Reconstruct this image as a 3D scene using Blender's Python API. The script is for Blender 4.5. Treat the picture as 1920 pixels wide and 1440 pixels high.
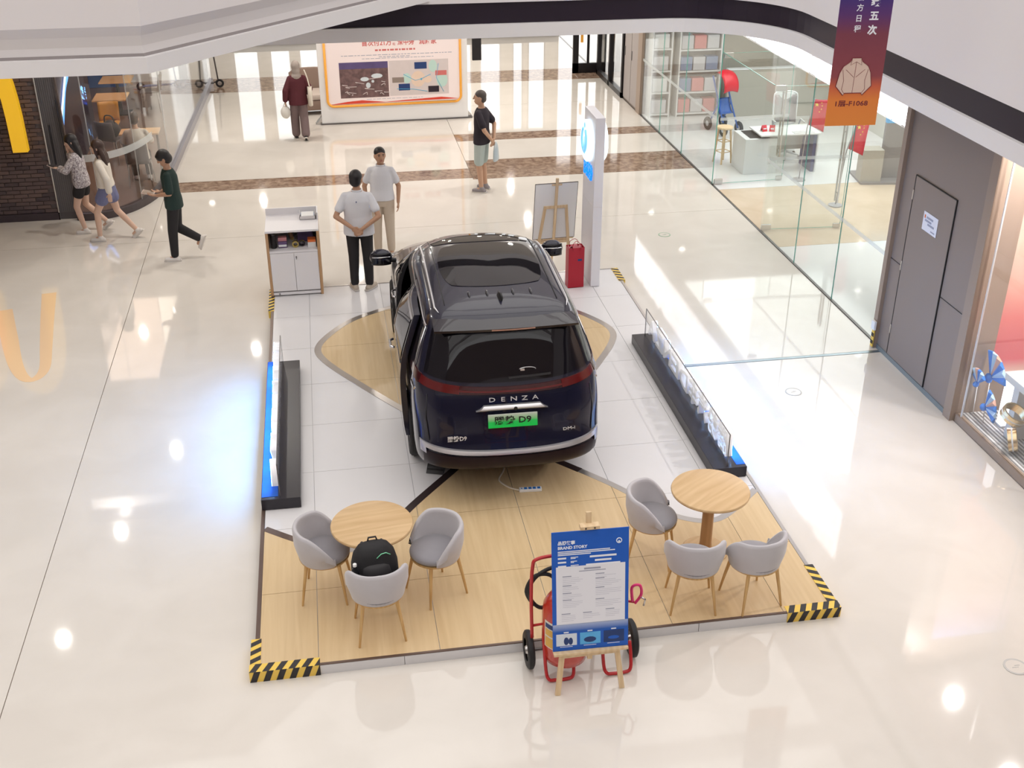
import bpy, bmesh, math, random
from mathutils import Vector, Matrix
R = math.radians
random.seed(7)
for o in list(bpy.data.objects): bpy.data.objects.remove(o, do_unlink=True)
SC = bpy.context.scene
COL = SC.collection
# ------------------------------------------------------------------ camera
cd = bpy.data.cameras.new('camera'); cam = bpy.data.objects.new('camera', cd); COL.objects.link(cam)
cd.sensor_width = 36.0; cd.lens = 40.3125; cd.clip_end = 300
cam.location = (0, 0, 6.5); cam.rotation_euler = (R(90 - 27.767), 0, R(-9.463))
SC.camera = cam
# ------------------------------------------------------------------ sky light through the added atrium roof and entrance glass
w = bpy.data.worlds.new('world'); SC.world = w; w.use_nodes = True
w.node_tree.nodes['Background'].inputs[0].default_value = (1.0, .985, .97, 1)
w.node_tree.nodes['Background'].inputs[1].default_value = 2.1
# ------------------------------------------------------------------ area lights added overhead to brighten the restaurant, store and shop window
def area(name, loc, sx, sy, power, col=(1, .97, .93), rot=(0, 0, 0)):
    l = bpy.data.lights.new(name, 'AREA'); l.shape = 'RECTANGLE'; l.size = sx; l.size_y = sy; l.energy = power; l.color = col
    o = bpy.data.objects.new(name, l); COL.objects.link(o); o.location = loc; o.rotation_euler = rot
    return o
area('fill_restaurant', (-5.0, 22.5, 3.7), 3, 4, 110, (1, .85, .68))
area('fill_store', (9.2, 18.5, 3.3), 3.2, 8, 240, (.98, 1, .98))
area('fill_window_a', (7.3, 9.9, 3.75), .12, .12, 70, (1, .93, .9))
area('fill_window_b', (7.3, 8.6, 3.75), .12, .12, 70, (1, .93, .9))
SC.view_settings.view_transform = 'Standard'; SC.view_settings.look = 'None'; SC.view_settings.gamma = 1.0
SC.view_settings.use_curve_mapping = False
SC.view_settings.exposure = 0.17
SC.cycles.adaptive_threshold = .02; SC.cycles.max_bounces = 7; SC.cycles.diffuse_bounces = 3; SC.cycles.glossy_bounces = 4; SC.cycles.transparent_max_bounces = 10; SC.cycles.caustics_reflective = False; SC.cycles.caustics_refractive = False
# ------------------------------------------------------------------ materials
MATS = {}
def nt(name):
    m = bpy.data.materials.new(name); m.use_nodes = True
    return m, m.node_tree.nodes, m.node_tree.links
def mat(name, col=(.8, .8, .8), rough=.5, metal=0, spec=.5, emit=0, ecol=None, var=0, vs=6, vscale=(1, 1, 1), bump=0, bs=200, coat=0, sheen=0, alpha=1):
    if name in MATS: return MATS[name]
    m, N, L = nt(name); b = N['Principled BSDF']
    b.inputs['Base Color'].default_value = (*col, 1); b.inputs['Roughness'].default_value = rough
    b.inputs['Metallic'].default_value = metal; b.inputs['Specular IOR Level'].default_value = spec
    b.inputs['Coat Weight'].default_value = coat; b.inputs['Coat Roughness'].default_value = .03
    b.inputs['Sheen Weight'].default_value = sheen
    b.inputs['Alpha'].default_value = alpha
    if emit:
        b.inputs['Emission Color'].default_value = (*(ecol or col), 1); b.inputs['Emission Strength'].default_value = emit
    if var or bump:
        tc = N.new('ShaderNodeTexCoord'); mp = N.new('ShaderNodeMapping'); mp.inputs['Scale'].default_value = vscale
        L.new(tc.outputs['Object'], mp.inputs[0])
    if var:
        n = N.new('ShaderNodeTexNoise'); n.inputs['Scale'].default_value = vs; n.inputs['Detail'].default_value = 6
        r = N.new('ShaderNodeMapRange'); r.inputs[3].default_value = 1 - var; r.inputs[4].default_value = 1 + var
        mx = N.new('ShaderNodeMix'); mx.data_type = 'RGBA'; mx.blend_type = 'MULTIPLY'; mx.inputs[0].default_value = 1
        mx.inputs[6].default_value = (*col, 1)
        L.new(mp.outputs[0], n.inputs['Vector']); L.new(n.outputs[0], r.inputs[0]); L.new(r.outputs[0], mx.inputs[7]); L.new(mx.outputs[2], b.inputs['Base Color'])
    if bump:
        n2 = N.new('ShaderNodeTexNoise'); n2.inputs['Scale'].default_value = bs; n2.inputs['Detail'].default_value = 3
        bp = N.new('ShaderNodeBump'); bp.inputs['Strength'].default_value = bump; bp.inputs['Distance'].default_value = .01
        L.new(mp.outputs[0], n2.inputs['Vector']); L.new(n2.outputs[0], bp.inputs['Height']); L.new(bp.outputs[0], b.inputs['Normal'])
    MATS[name] = m; return m
def marble(name, c1, c2, rough, scale, spec=.5):
    m, N, L = nt(name); b = N['Principled BSDF']; b.inputs['Roughness'].default_value = rough; b.inputs['Specular IOR Level'].default_value = spec
    tc = N.new('ShaderNodeTexCoord'); n = N.new('ShaderNodeTexNoise'); n.inputs['Scale'].default_value = scale; n.inputs['Detail'].default_value = 9; n.inputs['Distortion'].default_value = .6
    r = N.new('ShaderNodeValToRGB'); r.color_ramp.elements[0].position = .35; r.color_ramp.elements[1].position = .65
    r.color_ramp.elements[0].color = (*c1, 1); r.color_ramp.elements[1].color = (*c2, 1)
    L.new(tc.outputs['Object'], n.inputs['Vector']); L.new(n.outputs[0], r.inputs[0]); L.new(r.outputs[0], b.inputs['Base Color'])
    MATS[name] = m; return m
def wood(name, c1, c2, axis='Y', scale=9, rough=.4, wave=.35):
    m, N, L = nt(name); b = N['Principled BSDF']; b.inputs['Roughness'].default_value = rough; b.inputs['Specular IOR Level'].default_value = .35
    tc = N.new('ShaderNodeTexCoord'); mp = N.new('ShaderNodeMapping')
    s = {'X': (.12, 1, 1), 'Y': (1, .06, 1), 'Z': (1, 1, .08)}[axis]; mp.inputs['Scale'].default_value = s
    n = N.new('ShaderNodeTexNoise'); n.inputs['Scale'].default_value = scale; n.inputs['Detail'].default_value = 7; n.inputs['Distortion'].default_value = .8
    wv = N.new('ShaderNodeTexWave'); wv.inputs['Scale'].default_value = scale * .35; wv.inputs['Distortion'].default_value = 9; wv.inputs['Detail'].default_value = 3
    wv.bands_direction = 'Y' if axis == 'X' else 'X'
    mx0 = N.new('ShaderNodeMix'); mx0.inputs[0].default_value = wave
    r = N.new('ShaderNodeValToRGB'); r.color_ramp.elements[0].position = .2; r.color_ramp.elements[1].position = .75
    r.color_ramp.elements[0].color = (*c1, 1); r.color_ramp.elements[1].color = (*c2, 1)
    L.new(tc.outputs['Object'], mp.inputs[0]); L.new(mp.outputs[0], n.inputs['Vector']); L.new(mp.outputs[0], wv.inputs['Vector'])
    L.new(n.outputs[0], mx0.inputs[2]); L.new(wv.outputs[1], mx0.inputs[3]); L.new(mx0.outputs[0], r.inputs[0]); L.new(r.outputs[0], b.inputs['Base Color'])
    MATS[name] = m; return m
def glass(name, tint=(.95, .98, .97), refl=1.0, rough=.0):
    m, N, L = nt(name); N.remove(N['Principled BSDF']); out = N['Material Output']
    t = N.new('ShaderNodeBsdfTransparent'); t.inputs[0].default_value = (*tint, 1)
    g = N.new('ShaderNodeBsdfGlossy'); g.inputs['Roughness'].default_value = rough; g.inputs[0].default_value = (refl, refl, refl, 1)
    lw = N.new('ShaderNodeLayerWeight'); lw.inputs[0].default_value = .5
    p5 = N.new('ShaderNodeMath'); p5.operation = 'POWER'; p5.inputs[1].default_value = 5; f = N.new('ShaderNodeMath'); f.operation = 'MULTIPLY_ADD'; f.inputs[1].default_value = .92; f.inputs[2].default_value = .035
    L.new(lw.outputs['Facing'], p5.inputs[0]); L.new(p5.outputs[0], f.inputs[0])
    mx = N.new('ShaderNodeMixShader'); L.new(f.outputs[0], mx.inputs[0]); L.new(t.outputs[0], mx.inputs[1]); L.new(g.outputs[0], mx.inputs[2]); L.new(mx.outputs[0], out.inputs[0])
    MATS[name] = m; return m
def ramp_mat(name, stops, axis=2, lo=0, hi=1, rough=.5, emit=0):
    """printed colour ramp along an object axis (for posters and banners)"""
    m, N, L = nt(name); b = N['Principled BSDF']; b.inputs['Roughness'].default_value = rough
    tc = N.new('ShaderNodeTexCoord'); sp = N.new('ShaderNodeSeparateXYZ'); mr = N.new('ShaderNodeMapRange')
    mr.inputs[1].default_value = lo; mr.inputs[2].default_value = hi
    r = N.new('ShaderNodeValToRGB')
    while len(r.color_ramp.elements) < len(stops): r.color_ramp.elements.new(.5)
    for e, (p, c) in zip(r.color_ramp.elements, stops): e.position = p; e.color = (*c, 1)
    L.new(tc.outputs['Object'], sp.inputs[0]); L.new(sp.outputs[axis], mr.inputs[0]); L.new(mr.outputs[0], r.inputs[0]); L.new(r.outputs[0], b.inputs['Base Color'])
    if emit:
        L.new(r.outputs[0], b.inputs['Emission Color']); b.inputs['Emission Strength'].default_value = emit
    MATS[name] = m; return m
M = MATS
# ------------------------------------------------------------------ mesh helpers
class MB:
    def __init__(s): s.v = []; s.f = []
    def add(s, vs, fs):
        k = len(s.v); s.v += [tuple(p) for p in vs]; s.f += [tuple(i + k for i in f) for f in fs]; return s
    def box(s, x0, x1, y0, y1, z0, z1, bev=0):
        if bev:
            bm = bmesh.new(); bmesh.ops.create_cube(bm, size=1)
            for v in bm.verts: v.co = Vector(((x0 + x1) / 2 + v.co.x * (x1 - x0), (y0 + y1) / 2 + v.co.y * (y1 - y0), (z0 + z1) / 2 + v.co.z * (z1 - z0)))
            bmesh.ops.bevel(bm, geom=bm.edges[:], offset=bev, segments=2, affect='EDGES', profile=.5)
            bm.verts.index_update(); s.add([v.co[:] for v in bm.verts], [[v.index for v in f.verts] for f in bm.faces]); bm.free(); return s
        v = [(x, y, z) for z in (z0, z1) for y in (y0, y1) for x in (x0, x1)]
        return s.add(v, [(0, 2, 3, 1), (4, 5, 7, 6), (0, 1, 5, 4), (2, 6, 7, 3), (0, 4, 6, 2), (1, 3, 7, 5)])
    def obox(s, c, ax, ay, az, hx, hy, hz):
        c, ax, ay, az = map(Vector, (c, ax, ay, az)); ax.normalize(); ay.normalize(); az.normalize()
        v = [c + ax * hx * i + ay * hy * j + az * hz * k for k in (-1, 1) for j in (-1, 1) for i in (-1, 1)]
        return s.add(v, [(0, 2, 3, 1), (4, 5, 7, 6), (0, 1, 5, 4), (2, 6, 7, 3), (0, 4, 6, 2), (1, 3, 7, 5)])
    def bar(s, a, b, hw, hh, up=(0, 0, 1)):
        a, b = Vector(a), Vector(b); d = (b - a); L_ = d.length; d.normalize(); u = Vector(up)
        if abs(d.dot(u)) > .98: u = Vector((0, 1, 0))
        sx = d.cross(u).normalized(); u = sx.cross(d)
        return s.obox((a + b) / 2, d, sx, u, L_ / 2, hw, hh)
    def prism(s, poly, z0, z1):
        n = len(poly); a = sum(poly[i][0] * poly[(i + 1) % n][1] - poly[(i + 1) % n][0] * poly[i][1] for i in range(n))
        if a < 0: poly = poly[::-1]
        v = [(x, y, z0) for x, y in poly] + [(x, y, z1) for x, y in poly]
        return s.add(v, [tuple(range(n - 1, -1, -1)), tuple(range(n, 2 * n))] + [(i, (i + 1) % n, (i + 1) % n + n, i + n) for i in range(n)])
    def lathe(s, prof, n=32, c=(0, 0, 0), axis='Z', caps=True):
        v = []; m = len(prof)
        for i in range(n):
            a = 2 * math.pi * i / n; ca, sa = math.cos(a), math.sin(a)
            for r, h in prof:
                p = (r * ca, r * sa, h) if axis == 'Z' else ((h, r * ca, r * sa) if axis == 'X' else (r * sa, h, r * ca))
                v.append((p[0] + c[0], p[1] + c[1], p[2] + c[2]))
        f = [(i * m + j, ((i + 1) % n) * m + j, ((i + 1) % n) * m + j + 1, i * m + j + 1) for i in range(n) for j in range(m - 1)]
        if caps:
            if prof[0][0] > 1e-5: f.append(tuple(i * m for i in range(n - 1, -1, -1)))
            if prof[-1][0] > 1e-5: f.append(tuple(i * m + m - 1 for i in range(n)))
        return s.add(v, f)
    def tube(s, pts, rad, n=10, caps=True, closed=False):
        P = [Vector(p) for p in pts]; m = len(P); rr = rad if isinstance(rad, (list, tuple)) else [rad] * m
        v = []; u = None
        for i in range(m):
            if closed: d = (P[(i + 1) % m] - P[i - 1])
            else: d = P[min(i + 1, m - 1)] - P[max(i - 1, 0)]
            d.normalize()
            if u is None:
                u = Vector((0, 0, 1)) if abs(d.z) < .9 else Vector((0, 1, 0))
            u = (u - d * u.dot(d)).normalized(); w_ = d.cross(u)
            for k in range(n):
                a = 2 * math.pi * k / n; v.append(P[i] + (u * math.cos(a) + w_ * math.sin(a)) * rr[i])
        mm = m if closed else m - 1
        f = [(i * n + k, i * n + (k + 1) % n, ((i + 1) % m) * n + (k + 1) % n, ((i + 1) % m) * n + k) for i in range(mm) for k in range(n)]
        if caps and not closed: f += [tuple(range(n - 1, -1, -1)), tuple((m - 1) * n + k for k in range(n))]
        return s.add(v, f)
    def ell(s, c, rx, ry, rz, n=16, m=10, rot=None):
        v = [(0, 0, -1)] + [(math.sin(math.pi * j / m) * math.cos(2 * math.pi * i / n), math.sin(math.pi * j / m) * math.sin(2 * math.pi * i / n), -math.cos(math.pi * j / m)) for j in range(1, m) for i in range(n)] + [(0, 0, 1)]
        q = []
        for p in v:
            p = Vector((p[0] * rx, p[1] * ry, p[2] * rz))
            if rot: p = rot @ p
            q.append(p + Vector(c))
        f = [(0, 1 + (i + 1) % n, 1 + i) for i in range(n)] + [(1 + (j - 1) * n + i, 1 + (j - 1) * n + (i + 1) % n, 1 + j * n + (i + 1) % n, 1 + j * n + i) for j in range(1, m - 1) for i in range(n)]
        k = 1 + (m - 2) * n; f += [(k + i, k + (i + 1) % n, len(v) - 1) for i in range(n)]
        return s.add(q, f)
    def loft(s, rings, closed=True, caps=True):
        n = len(rings[0]); v = [p for r in rings for p in r]; m = len(rings)
        f = [(j * n + i, j * n + (i + 1) % n, (j + 1) * n + (i + 1) % n, (j + 1) * n + i) for j in range(m - 1) for i in range(n if closed else n - 1)]
        if caps: f += [tuple(range(n - 1, -1, -1)), tuple((m - 1) * n + i for i in range(n))]
        return s.add(v, f)
    def grid(s, fn, na, nb, thick=None):
        """surface fn(a,b)->Vector, a,b in 0..1; thick gives it a back face offset by vector fn"""
        v = [Vector(fn(i / na, j / nb)) for i in range(na + 1) for j in range(nb + 1)]
        f = [(i * (nb + 1) + j, (i + 1) * (nb + 1) + j, (i + 1) * (nb + 1) + j + 1, i * (nb + 1) + j + 1) for i in range(na) for j in range(nb)]
        if thick is None: return s.add(v, f)
        t = Vector(thick); k = len(v); v2 = [p + t for p in v]
        f2 = [tuple(q + k for q in reversed(x)) for x in f]
        br = [i * (nb + 1) for i in range(na + 1)] + [na * (nb + 1) + j for j in range(1, nb + 1)] + [i * (nb + 1) + nb for i in range(na - 1, -1, -1)] + [j for j in range(nb - 1, 0, -1)]
        e = [(br[i], br[i - 1], br[i - 1] + k, br[i] + k) for i in range(len(br))]
        return s.add(v + v2, f + f2 + e)
    def mesh(s, name, material, smooth=False, fix=True):
        me = bpy.data.meshes.new(name); me.from_pydata([tuple(p) for p in s.v], [], s.f)
        if fix:
            bm = bmesh.new(); bm.from_mesh(me); bmesh.ops.recalc_face_normals(bm, faces=bm.faces[:]); bm.to_mesh(me); bm.free()
        if material: me.materials.append(M[material] if isinstance(material, str) else material)
        if smooth: me.shade_smooth()
        me.update(); return me
    def build(s, name, material, parent=None, smooth=False, loc=None, rot=None, fix=True, angle=None):
        me = s.mesh(name, material, smooth, fix)
        if angle: me.shade_smooth(); me.set_sharp_from_angle(angle=R(angle))
        o = bpy.data.objects.new(name, me); COL.objects.link(o)
        if parent: o.parent = parent
        if loc: o.location = loc
        if rot: o.rotation_euler = rot
        return o
def inst(me, name, parent=None, loc=None, rot=None):
    o = bpy.data.objects.new(name, me); COL.objects.link(o); o.parent = parent
    if loc: o.location = loc
    if rot: o.rotation_euler = rot
    return o
def tag(o, label, cat, group=None, kind=None):
    o['label'] = label; o['category'] = cat
    if group: o['group'] = group
    if kind: o['kind'] = kind
    return o
def struct(o, label=None):
    o['kind'] = 'structure'
    if label: o['label'] = label
    return o
def thing(name, label, cat, loc=(0, 0, 0), rz=0, group=None):
    o = bpy.data.objects.new(name, None); COL.objects.link(o); o.location = loc; o.rotation_euler = (0, 0, rz); o.empty_display_size = .1
    return tag(o, label, cat, group)
def copy_tree(o, parent=None):
    c = o.copy(); COL.objects.link(c); c.parent = parent
    for ch in list(o.children): copy_tree(ch, c)
    return c
def text(s_, size, material, parent, loc, rot, name='lettering', ext=.002, align='CENTER', sx=1.0, bold=0, fit=None):
    c = bpy.data.curves.new('t', 'FONT'); c.body = s_; c.size = size; c.extrude = ext; c.align_x = align; c.align_y = 'CENTER'; c.resolution_u = 2
    if bold: c.offset = bold
    o = bpy.data.objects.new('t', c); COL.objects.link(o)
    bpy.context.view_layer.update()
    me = bpy.data.meshes.new_from_object(o.evaluated_get(bpy.context.evaluated_depsgraph_get()))
    bpy.data.objects.remove(o); bpy.data.curves.remove(c)
    me.materials.clear(); me.materials.append(M[material]); me.name = name
    q = bpy.data.objects.new(name, me); COL.objects.link(q); q.parent = parent; q.location = loc; q.rotation_euler = rot
    if fit:
        wd = max(v.co.x for v in me.vertices) - min(v.co.x for v in me.vertices); sx = fit / wd
    q.scale = (sx, 1, 1)
    return q
def arc(cx, cy, r, a0, a1, n=10):
    return [(cx + r * math.cos(R(a0 + (a1 - a0) * i / n)), cy + r * math.sin(R(a0 + (a1 - a0) * i / n))) for i in range(n + 1)]
def clip_rect(poly, x0, x1, y0, y1):
    def cl(P, inside, cut):
        out = []
        for i in range(len(P)):
            a, b = P[i - 1], P[i]; ia, ib = inside(a), inside(b)
            if ia != ib: out.append(cut(a, b))
            if ib: out.append(b)
        return out
    def cx(X): return lambda a, b: (X, a[1] + (b[1] - a[1]) * (X - a[0]) / (b[0] - a[0]))
    def cy(Y): return lambda a, b: (a[0] + (b[0] - a[0]) * (Y - a[1]) / (b[1] - a[1]), Y)
    P = poly
    for ins, cut in ((lambda p: p[0] >= x0, cx(x0)), (lambda p: p[0] <= x1, cx(x1)), (lambda p: p[1] >= y0, cy(y0)), (lambda p: p[1] <= y1, cy(y1))):
        if len(P) < 3: return []
        P = cl(P, ins, cut)
    return P
# ------------------------------------------------------------------ palette
marble('floor_stone', (.70, .655, .60), (.745, .70, .645), .045, 1.3, .6)
marble('floor_white', (.76, .76, .77), (.80, .80, .80), .10, 1.2)
marble('floor_beige', (.62, .50, .37), (.68, .56, .43), .12, 2)
marble('stone_brown', (.20, .125, .09), (.40, .29, .215), .06, 9)
mat('joint', (.28, .22, .17), .7)
mat('white_paint', (.83, .795, .80), .45)
mat('white_lip', (.84, .82, .82), .4)
mat('grey_cove', (.70, .67, .675), .5)
mat('grey_line', (.33, .30, .30), .6)
mat('fascia_dark', (.018, .010, .022), .35)
mat('ceiling_white', (.80, .77, .74), .7)
mat('wall_taupe', (.265, .21, .18), .45)
mat('wall_taupe2', (.33, .25, .195), .4)
mat('steel', (.62, .61, .60), .25, 1)
mat('steel_dark', (.16, .15, .15), .35, .6)
mat('black_metal', (.012, .010, .012), .35)
mat('black_plastic', (.015, .014, .016), .45)
mat('white_plastic', (.85, .85, .85), .35)
glass('shop_glass', (.965, .985, .978))
glass('clear_glass', (.985, .992, .99))
glass('dark_glass', (.84, .78, .76))
mat('glass_edge', (.12, .42, .34), .1)
mat('frost', (.82, .86, .86), .6, alpha=.32)
mat('lamp_glow', (1, .96, .9), .5, emit=14)
mat('panel_glow', (1, .97, 1), .5, emit=1.9)
# ------------------------------------------------------------------ floor: stone slabs and brown inlay bands with recessed joints
fb = struct(MB().box(-14, 16, -8, 45, -.12, -.012).build('floor', 'joint'))
XC = [-14, -2.85, 2.66, 6.88]; YC = [-8, 17.9, 20.28, 20.36, 20.95, 21.46, 22.78, 23.32, 27.8, 29.25, 33.2]
g = .004
def slab(x0, x1, y0, y1, m, nm='floor_slab'):
    return MB().box(x0 + g, x1 - g, y0 + g, y1 - g, -.012, 0).build(nm, m, fb)
for (x0, x1) in ((-14, -2.85), (-2.85, 2.66)):
    slab(x0, x1, 20.36, 20.95, 'stone_brown', 'inlay_band')
    slab(x0, x1, 20.95, 27.8, 'floor_stone'); slab(x0, x1, 27.8, 29.25, 'stone_brown', 'inlay_band'); slab(x0, x1, 29.25, 33.2, 'floor_stone')
slab(-14, -2.85, -8, 17.9, 'floor_stone'); slab(-14, -2.85, 17.9, 20.36, 'floor_stone'); slab(-2.85, 6.88, 17.9, 20.27, 'floor_stone'); slab(-2.85, 2.66, 20.262, 20.36, 'floor_stone')
slab(-2.85, 4.2, -8, 17.9, 'floor_stone'); slab(4.192, 6.88, -8, 12.27, 'floor_stone'); slab(4.192, 6.88, 12.33, 17.9, 'floor_stone')
x0, x1 = 2.66, 6.88
slab(x0, x1, 20.27, 21.46, 'stone_brown', 'inlay_band'); slab(x0, x1, 21.46, 22.8, 'floor_stone'); slab(x0, x1, 22.8, 23.32, 'stone_brown', 'inlay_band')
slab(x0, x1, 23.32, 25.6, 'floor_stone'); slab(x0, x1, 25.6, 27.8, 'floor_stone'); slab(x0, x1, 27.8, 29.0, 'stone_brown', 'inlay_band'); slab(x0, x1, 29.0, 33.2, 'floor_stone')
mat('joint_metal', (.30, .36, .40), .3, .7)
MB().box(4.196, 6.88, 12.275, 12.325, -.012, .002).build('expansion_joint', 'joint_metal', fb)
# store floor beyond the glass and shop window floor
slab(6.92, 14, 10.3, 16.05, 'floor_white'); slab(6.92, 14, 16.05, 18.95, 'floor_beige'); slab(6.92, 14, 18.95, 25, 'floor_white')
slab(6.92, 14, -8, 10.28, 'floor_white'); slab(6.88, 6.92, -8, 33.2, 'steel_dark', 'floor_channel')
slab(6.92, 16, 25.0, 45, 'floor_stone'); slab(-14, 6.92, 33.2, 45, 'floor_stone')
mat('cover_ring', (.45, .44, .42), .4); mat('cover_green', (.30, .42, .30), .5)
for i, (x, y, m, lb) in enumerate([(5.31, 16.88, 'cover_green', 'small round green floor marker near the glass shopfront'), (5.33, 11.42, 'cover_ring', 'round floor cover ring beside the illuminated letter box'), (5.32, 6.53, 'cover_ring', 'round floor cover ring nearest the camera at the right edge')]):
    t = thing('floor_cover', lb, 'floor cover', (x, y, 0))
    MB().lathe([(.0, .001), (.085, .001), (.085, .0035), (.0, .0035)], 28).build('cover_plate', 'floor_stone', t)
    MB().lathe([(.082, 0), (.10, 0), (.10, .004), (.082, .004), (.082, 0)], 28, caps=False).build('rim', m, t)
    MB().box(-.035, .02, -.012, -.004, .003, .005).build('mark', m, t); MB().box(-.005, .04, .008, .016, .003, .005).build('mark', m, t)
# ------------------------------------------------------------------ second floor edges around the atrium
def offset_path(path, d):
    out = []
    for i, p in enumerate(path):
        a = path[max(i - 1, 0)]; b = path[min(i + 1, len(path) - 1)]
        t1 = Vector((p[0] - a[0], p[1] - a[1])); t2 = Vector((b[0] - p[0], b[1] - p[1]))
        if t1.length < 1e-6: t1 = t2
        if t2.length < 1e-6: t2 = t1
        t1.normalize(); t2.normalize(); n1 = Vector((-t1.y, t1.x)); n2 = Vector((-t2.y, t2.x)); n_ = (n1 + n2).normalized()
        k = d / max(.3, n_.dot(n1)); out.append((p[0] + n_.x * k, p[1] + n_.y * k))
    return out
def sweep(name, path, prof, m, parent=None, smooth=False):
    """prof: list of (offset to the left of the path, z)"""
    rings = []
    cols = [offset_path(path, d) for d, z in prof]
    for i in range(len(path)): rings.append([(cols[k][i][0], cols[k][i][1], prof[k][1]) for k in range(len(prof))])
    return MB().loft(rings, closed=True, caps=True).build(name, m, parent, smooth)
# right-hand and rear slab edge with a rounded corner
edge = [(6.22, -8), (6.22, 4), (6.22, 10)] + arc(4.72, 14.32, 1.5, 0, 90, 14) + [(2, 15.82), (-4, 15.82)]
edge = edge[::-1]
wr = struct(sweep('wall_atrium_right', edge, [(0, 3.86), (0, 5.15), (.25, 5.15), (.25, 3.86)], 'white_paint'))
sweep('fascia_band', edge, [(.05, 3.58), (.05, 3.86), (.25, 3.86), (.25, 3.58)], 'fascia_dark', wr)
sweep('fascia_lip', edge, [(0, 3.40), (0, 3.58), (.25, 3.58), (.25, 3.40)], 'white_lip', wr)
sweep('panel_seam', edge, [(-.003, 4.78), (-.003, 4.79), (.02, 4.79), (.02, 4.78)], 'grey_cove', wr)
# left slab edge with its mitred bend
le = [(-14, 12.07), (-1.69, 12.07), (.62, 14.78), (1.55, 15.87), (3.2, 17.8)]
wl = struct(sweep('wall_atrium_left', le, [(0, 4.36), (0, 5.4), (.25, 5.4), (.25, 4.36)], 'white_paint'))
sweep('fascia_cove', le, [(0.0, 4.36), (.05, 4.26), (.06, 4.16), (.04, 4.09), (.30, 4.09), (.30, 4.36)], 'grey_cove', wl, False)
sweep('grey_strip', le, [(.035, 4.06), (.035, 4.09), (.3, 4.09), (.3, 4.06)], 'grey_line', wl)  # dark grey strip between cove and lip
sweep('fascia_lip', le, [(-.02, 3.9), (-.02, 4.06), (.3, 4.06), (.3, 3.9)], 'white_lip', wl)
# soffits
ce = struct(MB().prism([(-14, 12.3), (-1.8, 12.3), (.5, 15.0), (1.55, 16.1), (-3, 33.2), (-14, 33.2)], 3.92, 4.02).build('ceiling', 'ceiling_white'))
MB().prism([(1.5, 16.05), (4.7, 16.0), (5.9, 15.4), (6.42, 14.3), (6.42, -8), (14, -8), (14, 33.2), (-3.2, 33.2)], 3.86, 3.92).build('soffit', 'ceiling_white', ce)
# ceiling downlights: some mirrored as floor spots, the rest added to brighten the hall
for i, (x, y) in enumerate([(-1.71, 21.9), (-2.97, 18.0), (-4.04, 13.1), (-4.1, 23.1), (-4.6, 24.2), (-1.78, 31.3), (-3.6, 15.6), (-1.2, 17.5), (.6, 25.5), (3.4, 25.5), (.6, 20), (3.4, 19.5), (-.9, 23.6), (2.0, 22.6), (5.2, 22.8), (5.2, 25.8), (-.9, 27.4), (2.0, 28.2), (5.2, 28.6), (2.0, 31.0), (5.2, 31.4)]):
    z = 3.86 if (x > 1 or x == .6 or y > 30) else 3.915
    t = thing('downlight', 'round recessed ceiling downlight, from a set partly added as fill light', 'ceiling light', (x, y, z), 0, 'ceiling downlights over the walkway')
    MB().lathe([(.075, 0), (.095, 0), (.095, -.012), (.075, -.012), (.075, 0)], 20, caps=False).build('trim_ring', 'white_plastic', t)
    l_ = bpy.data.lights.new('downlight_lamp', 'AREA'); l_.shape = 'DISK'; l_.size = .14; l_.energy = 34 if y > 22.5 and x > -1.5 else 26; l_.color = (1, .94, .86)
    q = bpy.data.objects.new('downlight_lamp', l_); COL.objects.link(q); q.parent = t; q.location = (0, 0, -.02)
    MB().lathe([(0, -.004), (.075, -.004), (.075, -.001), (0, -.001)], 20).build('lamp_disc', 'lamp_glow', t)
# near slab under the photographer; unseen wall behind added to darken car reflections
wn = struct(MB().box(-14, 14, -8, .25, 3.4, 4.95).build('wall_near', 'white_paint'))
struct(MB().box(-14, 14, -8.3, -8, 0, 12).build('wall_rear', 'wall_taupe2'))
# tinted roof added to dim the sky over the atrium, unseen upper walls
glass('sky_filter_glass', (.87, .86, .85))
rf = struct(MB().box(-14, 14, -8.3, 34, 13.0, 13.05).build('ceiling_sky_filter', 'sky_filter_glass'))
mat('upper_wall', (.42, .38, .37), .6)
for nm, b in (('wall_upper_left', (-14.2, -14, -8, 34, 0, 13)), ('wall_upper_right', (14, 14.2, -8, 34, 0, 13)), ('wall_upper_back', (-14, 14, 33.4, 33.6, 3.9, 13))):
    struct(MB().box(*b).build(nm, 'upper_wall'))
for k in range(9): MB().box(-14, 14, -6.1 + k * 4.8, -5.8 + k * 4.8, 12.6, 13.0).build('roof_beam', 'white_paint', rf)
# ------------------------------------------------------------------ display platform
mat('platform_white', (.74, .725, .735), .22, var=.02, vs=3)
wood('platform_wood', (.60, .43, .235), (.72, .55, .33), 'Y', 14, .32, .06)
mat('trim_steel', (.50, .47, .45), .28, .9)
mat('trim_dark', (.035, .022, .022), .3)
mat('trim_brown', (.16, .11, .09), .3, .5)
mat('skirt', (.66, .65, .67), .25, .3)
mat('tape_yellow', (.85, .58, .10), .45); mat('tape_black', (.018, .015, .018), .45)
PX0, PX1, PY0, PY1, PZ = -.89, 4.11, 7.39, 15.39, .10
pf = thing('display_platform', 'low white and wood-look display platform with metal edges under the black van', 'platform', ((PX0 + PX1) / 2, (PY0 + PY1) / 2, 0))
OX, OY = (PX0 + PX1) / 2, (PY0 + PY1) / 2
def loc_(P): return [(x - OX, y - OY) for x, y in P]
MB().box(PX0 - OX + .01, PX1 - OX - .01, PY0 - OY + .01, PY1 - OY - .01, 0, .085).build('base', 'skirt', pf)
gx = [PX0 + .035, -.37, .63, 1.63, 2.63, 3.63, PX1 - .035]; gy = [PY0 + .02] + [8.39 + i for i in range(7)] + [PY1 - .02]
cellmeshes = {}
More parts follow.
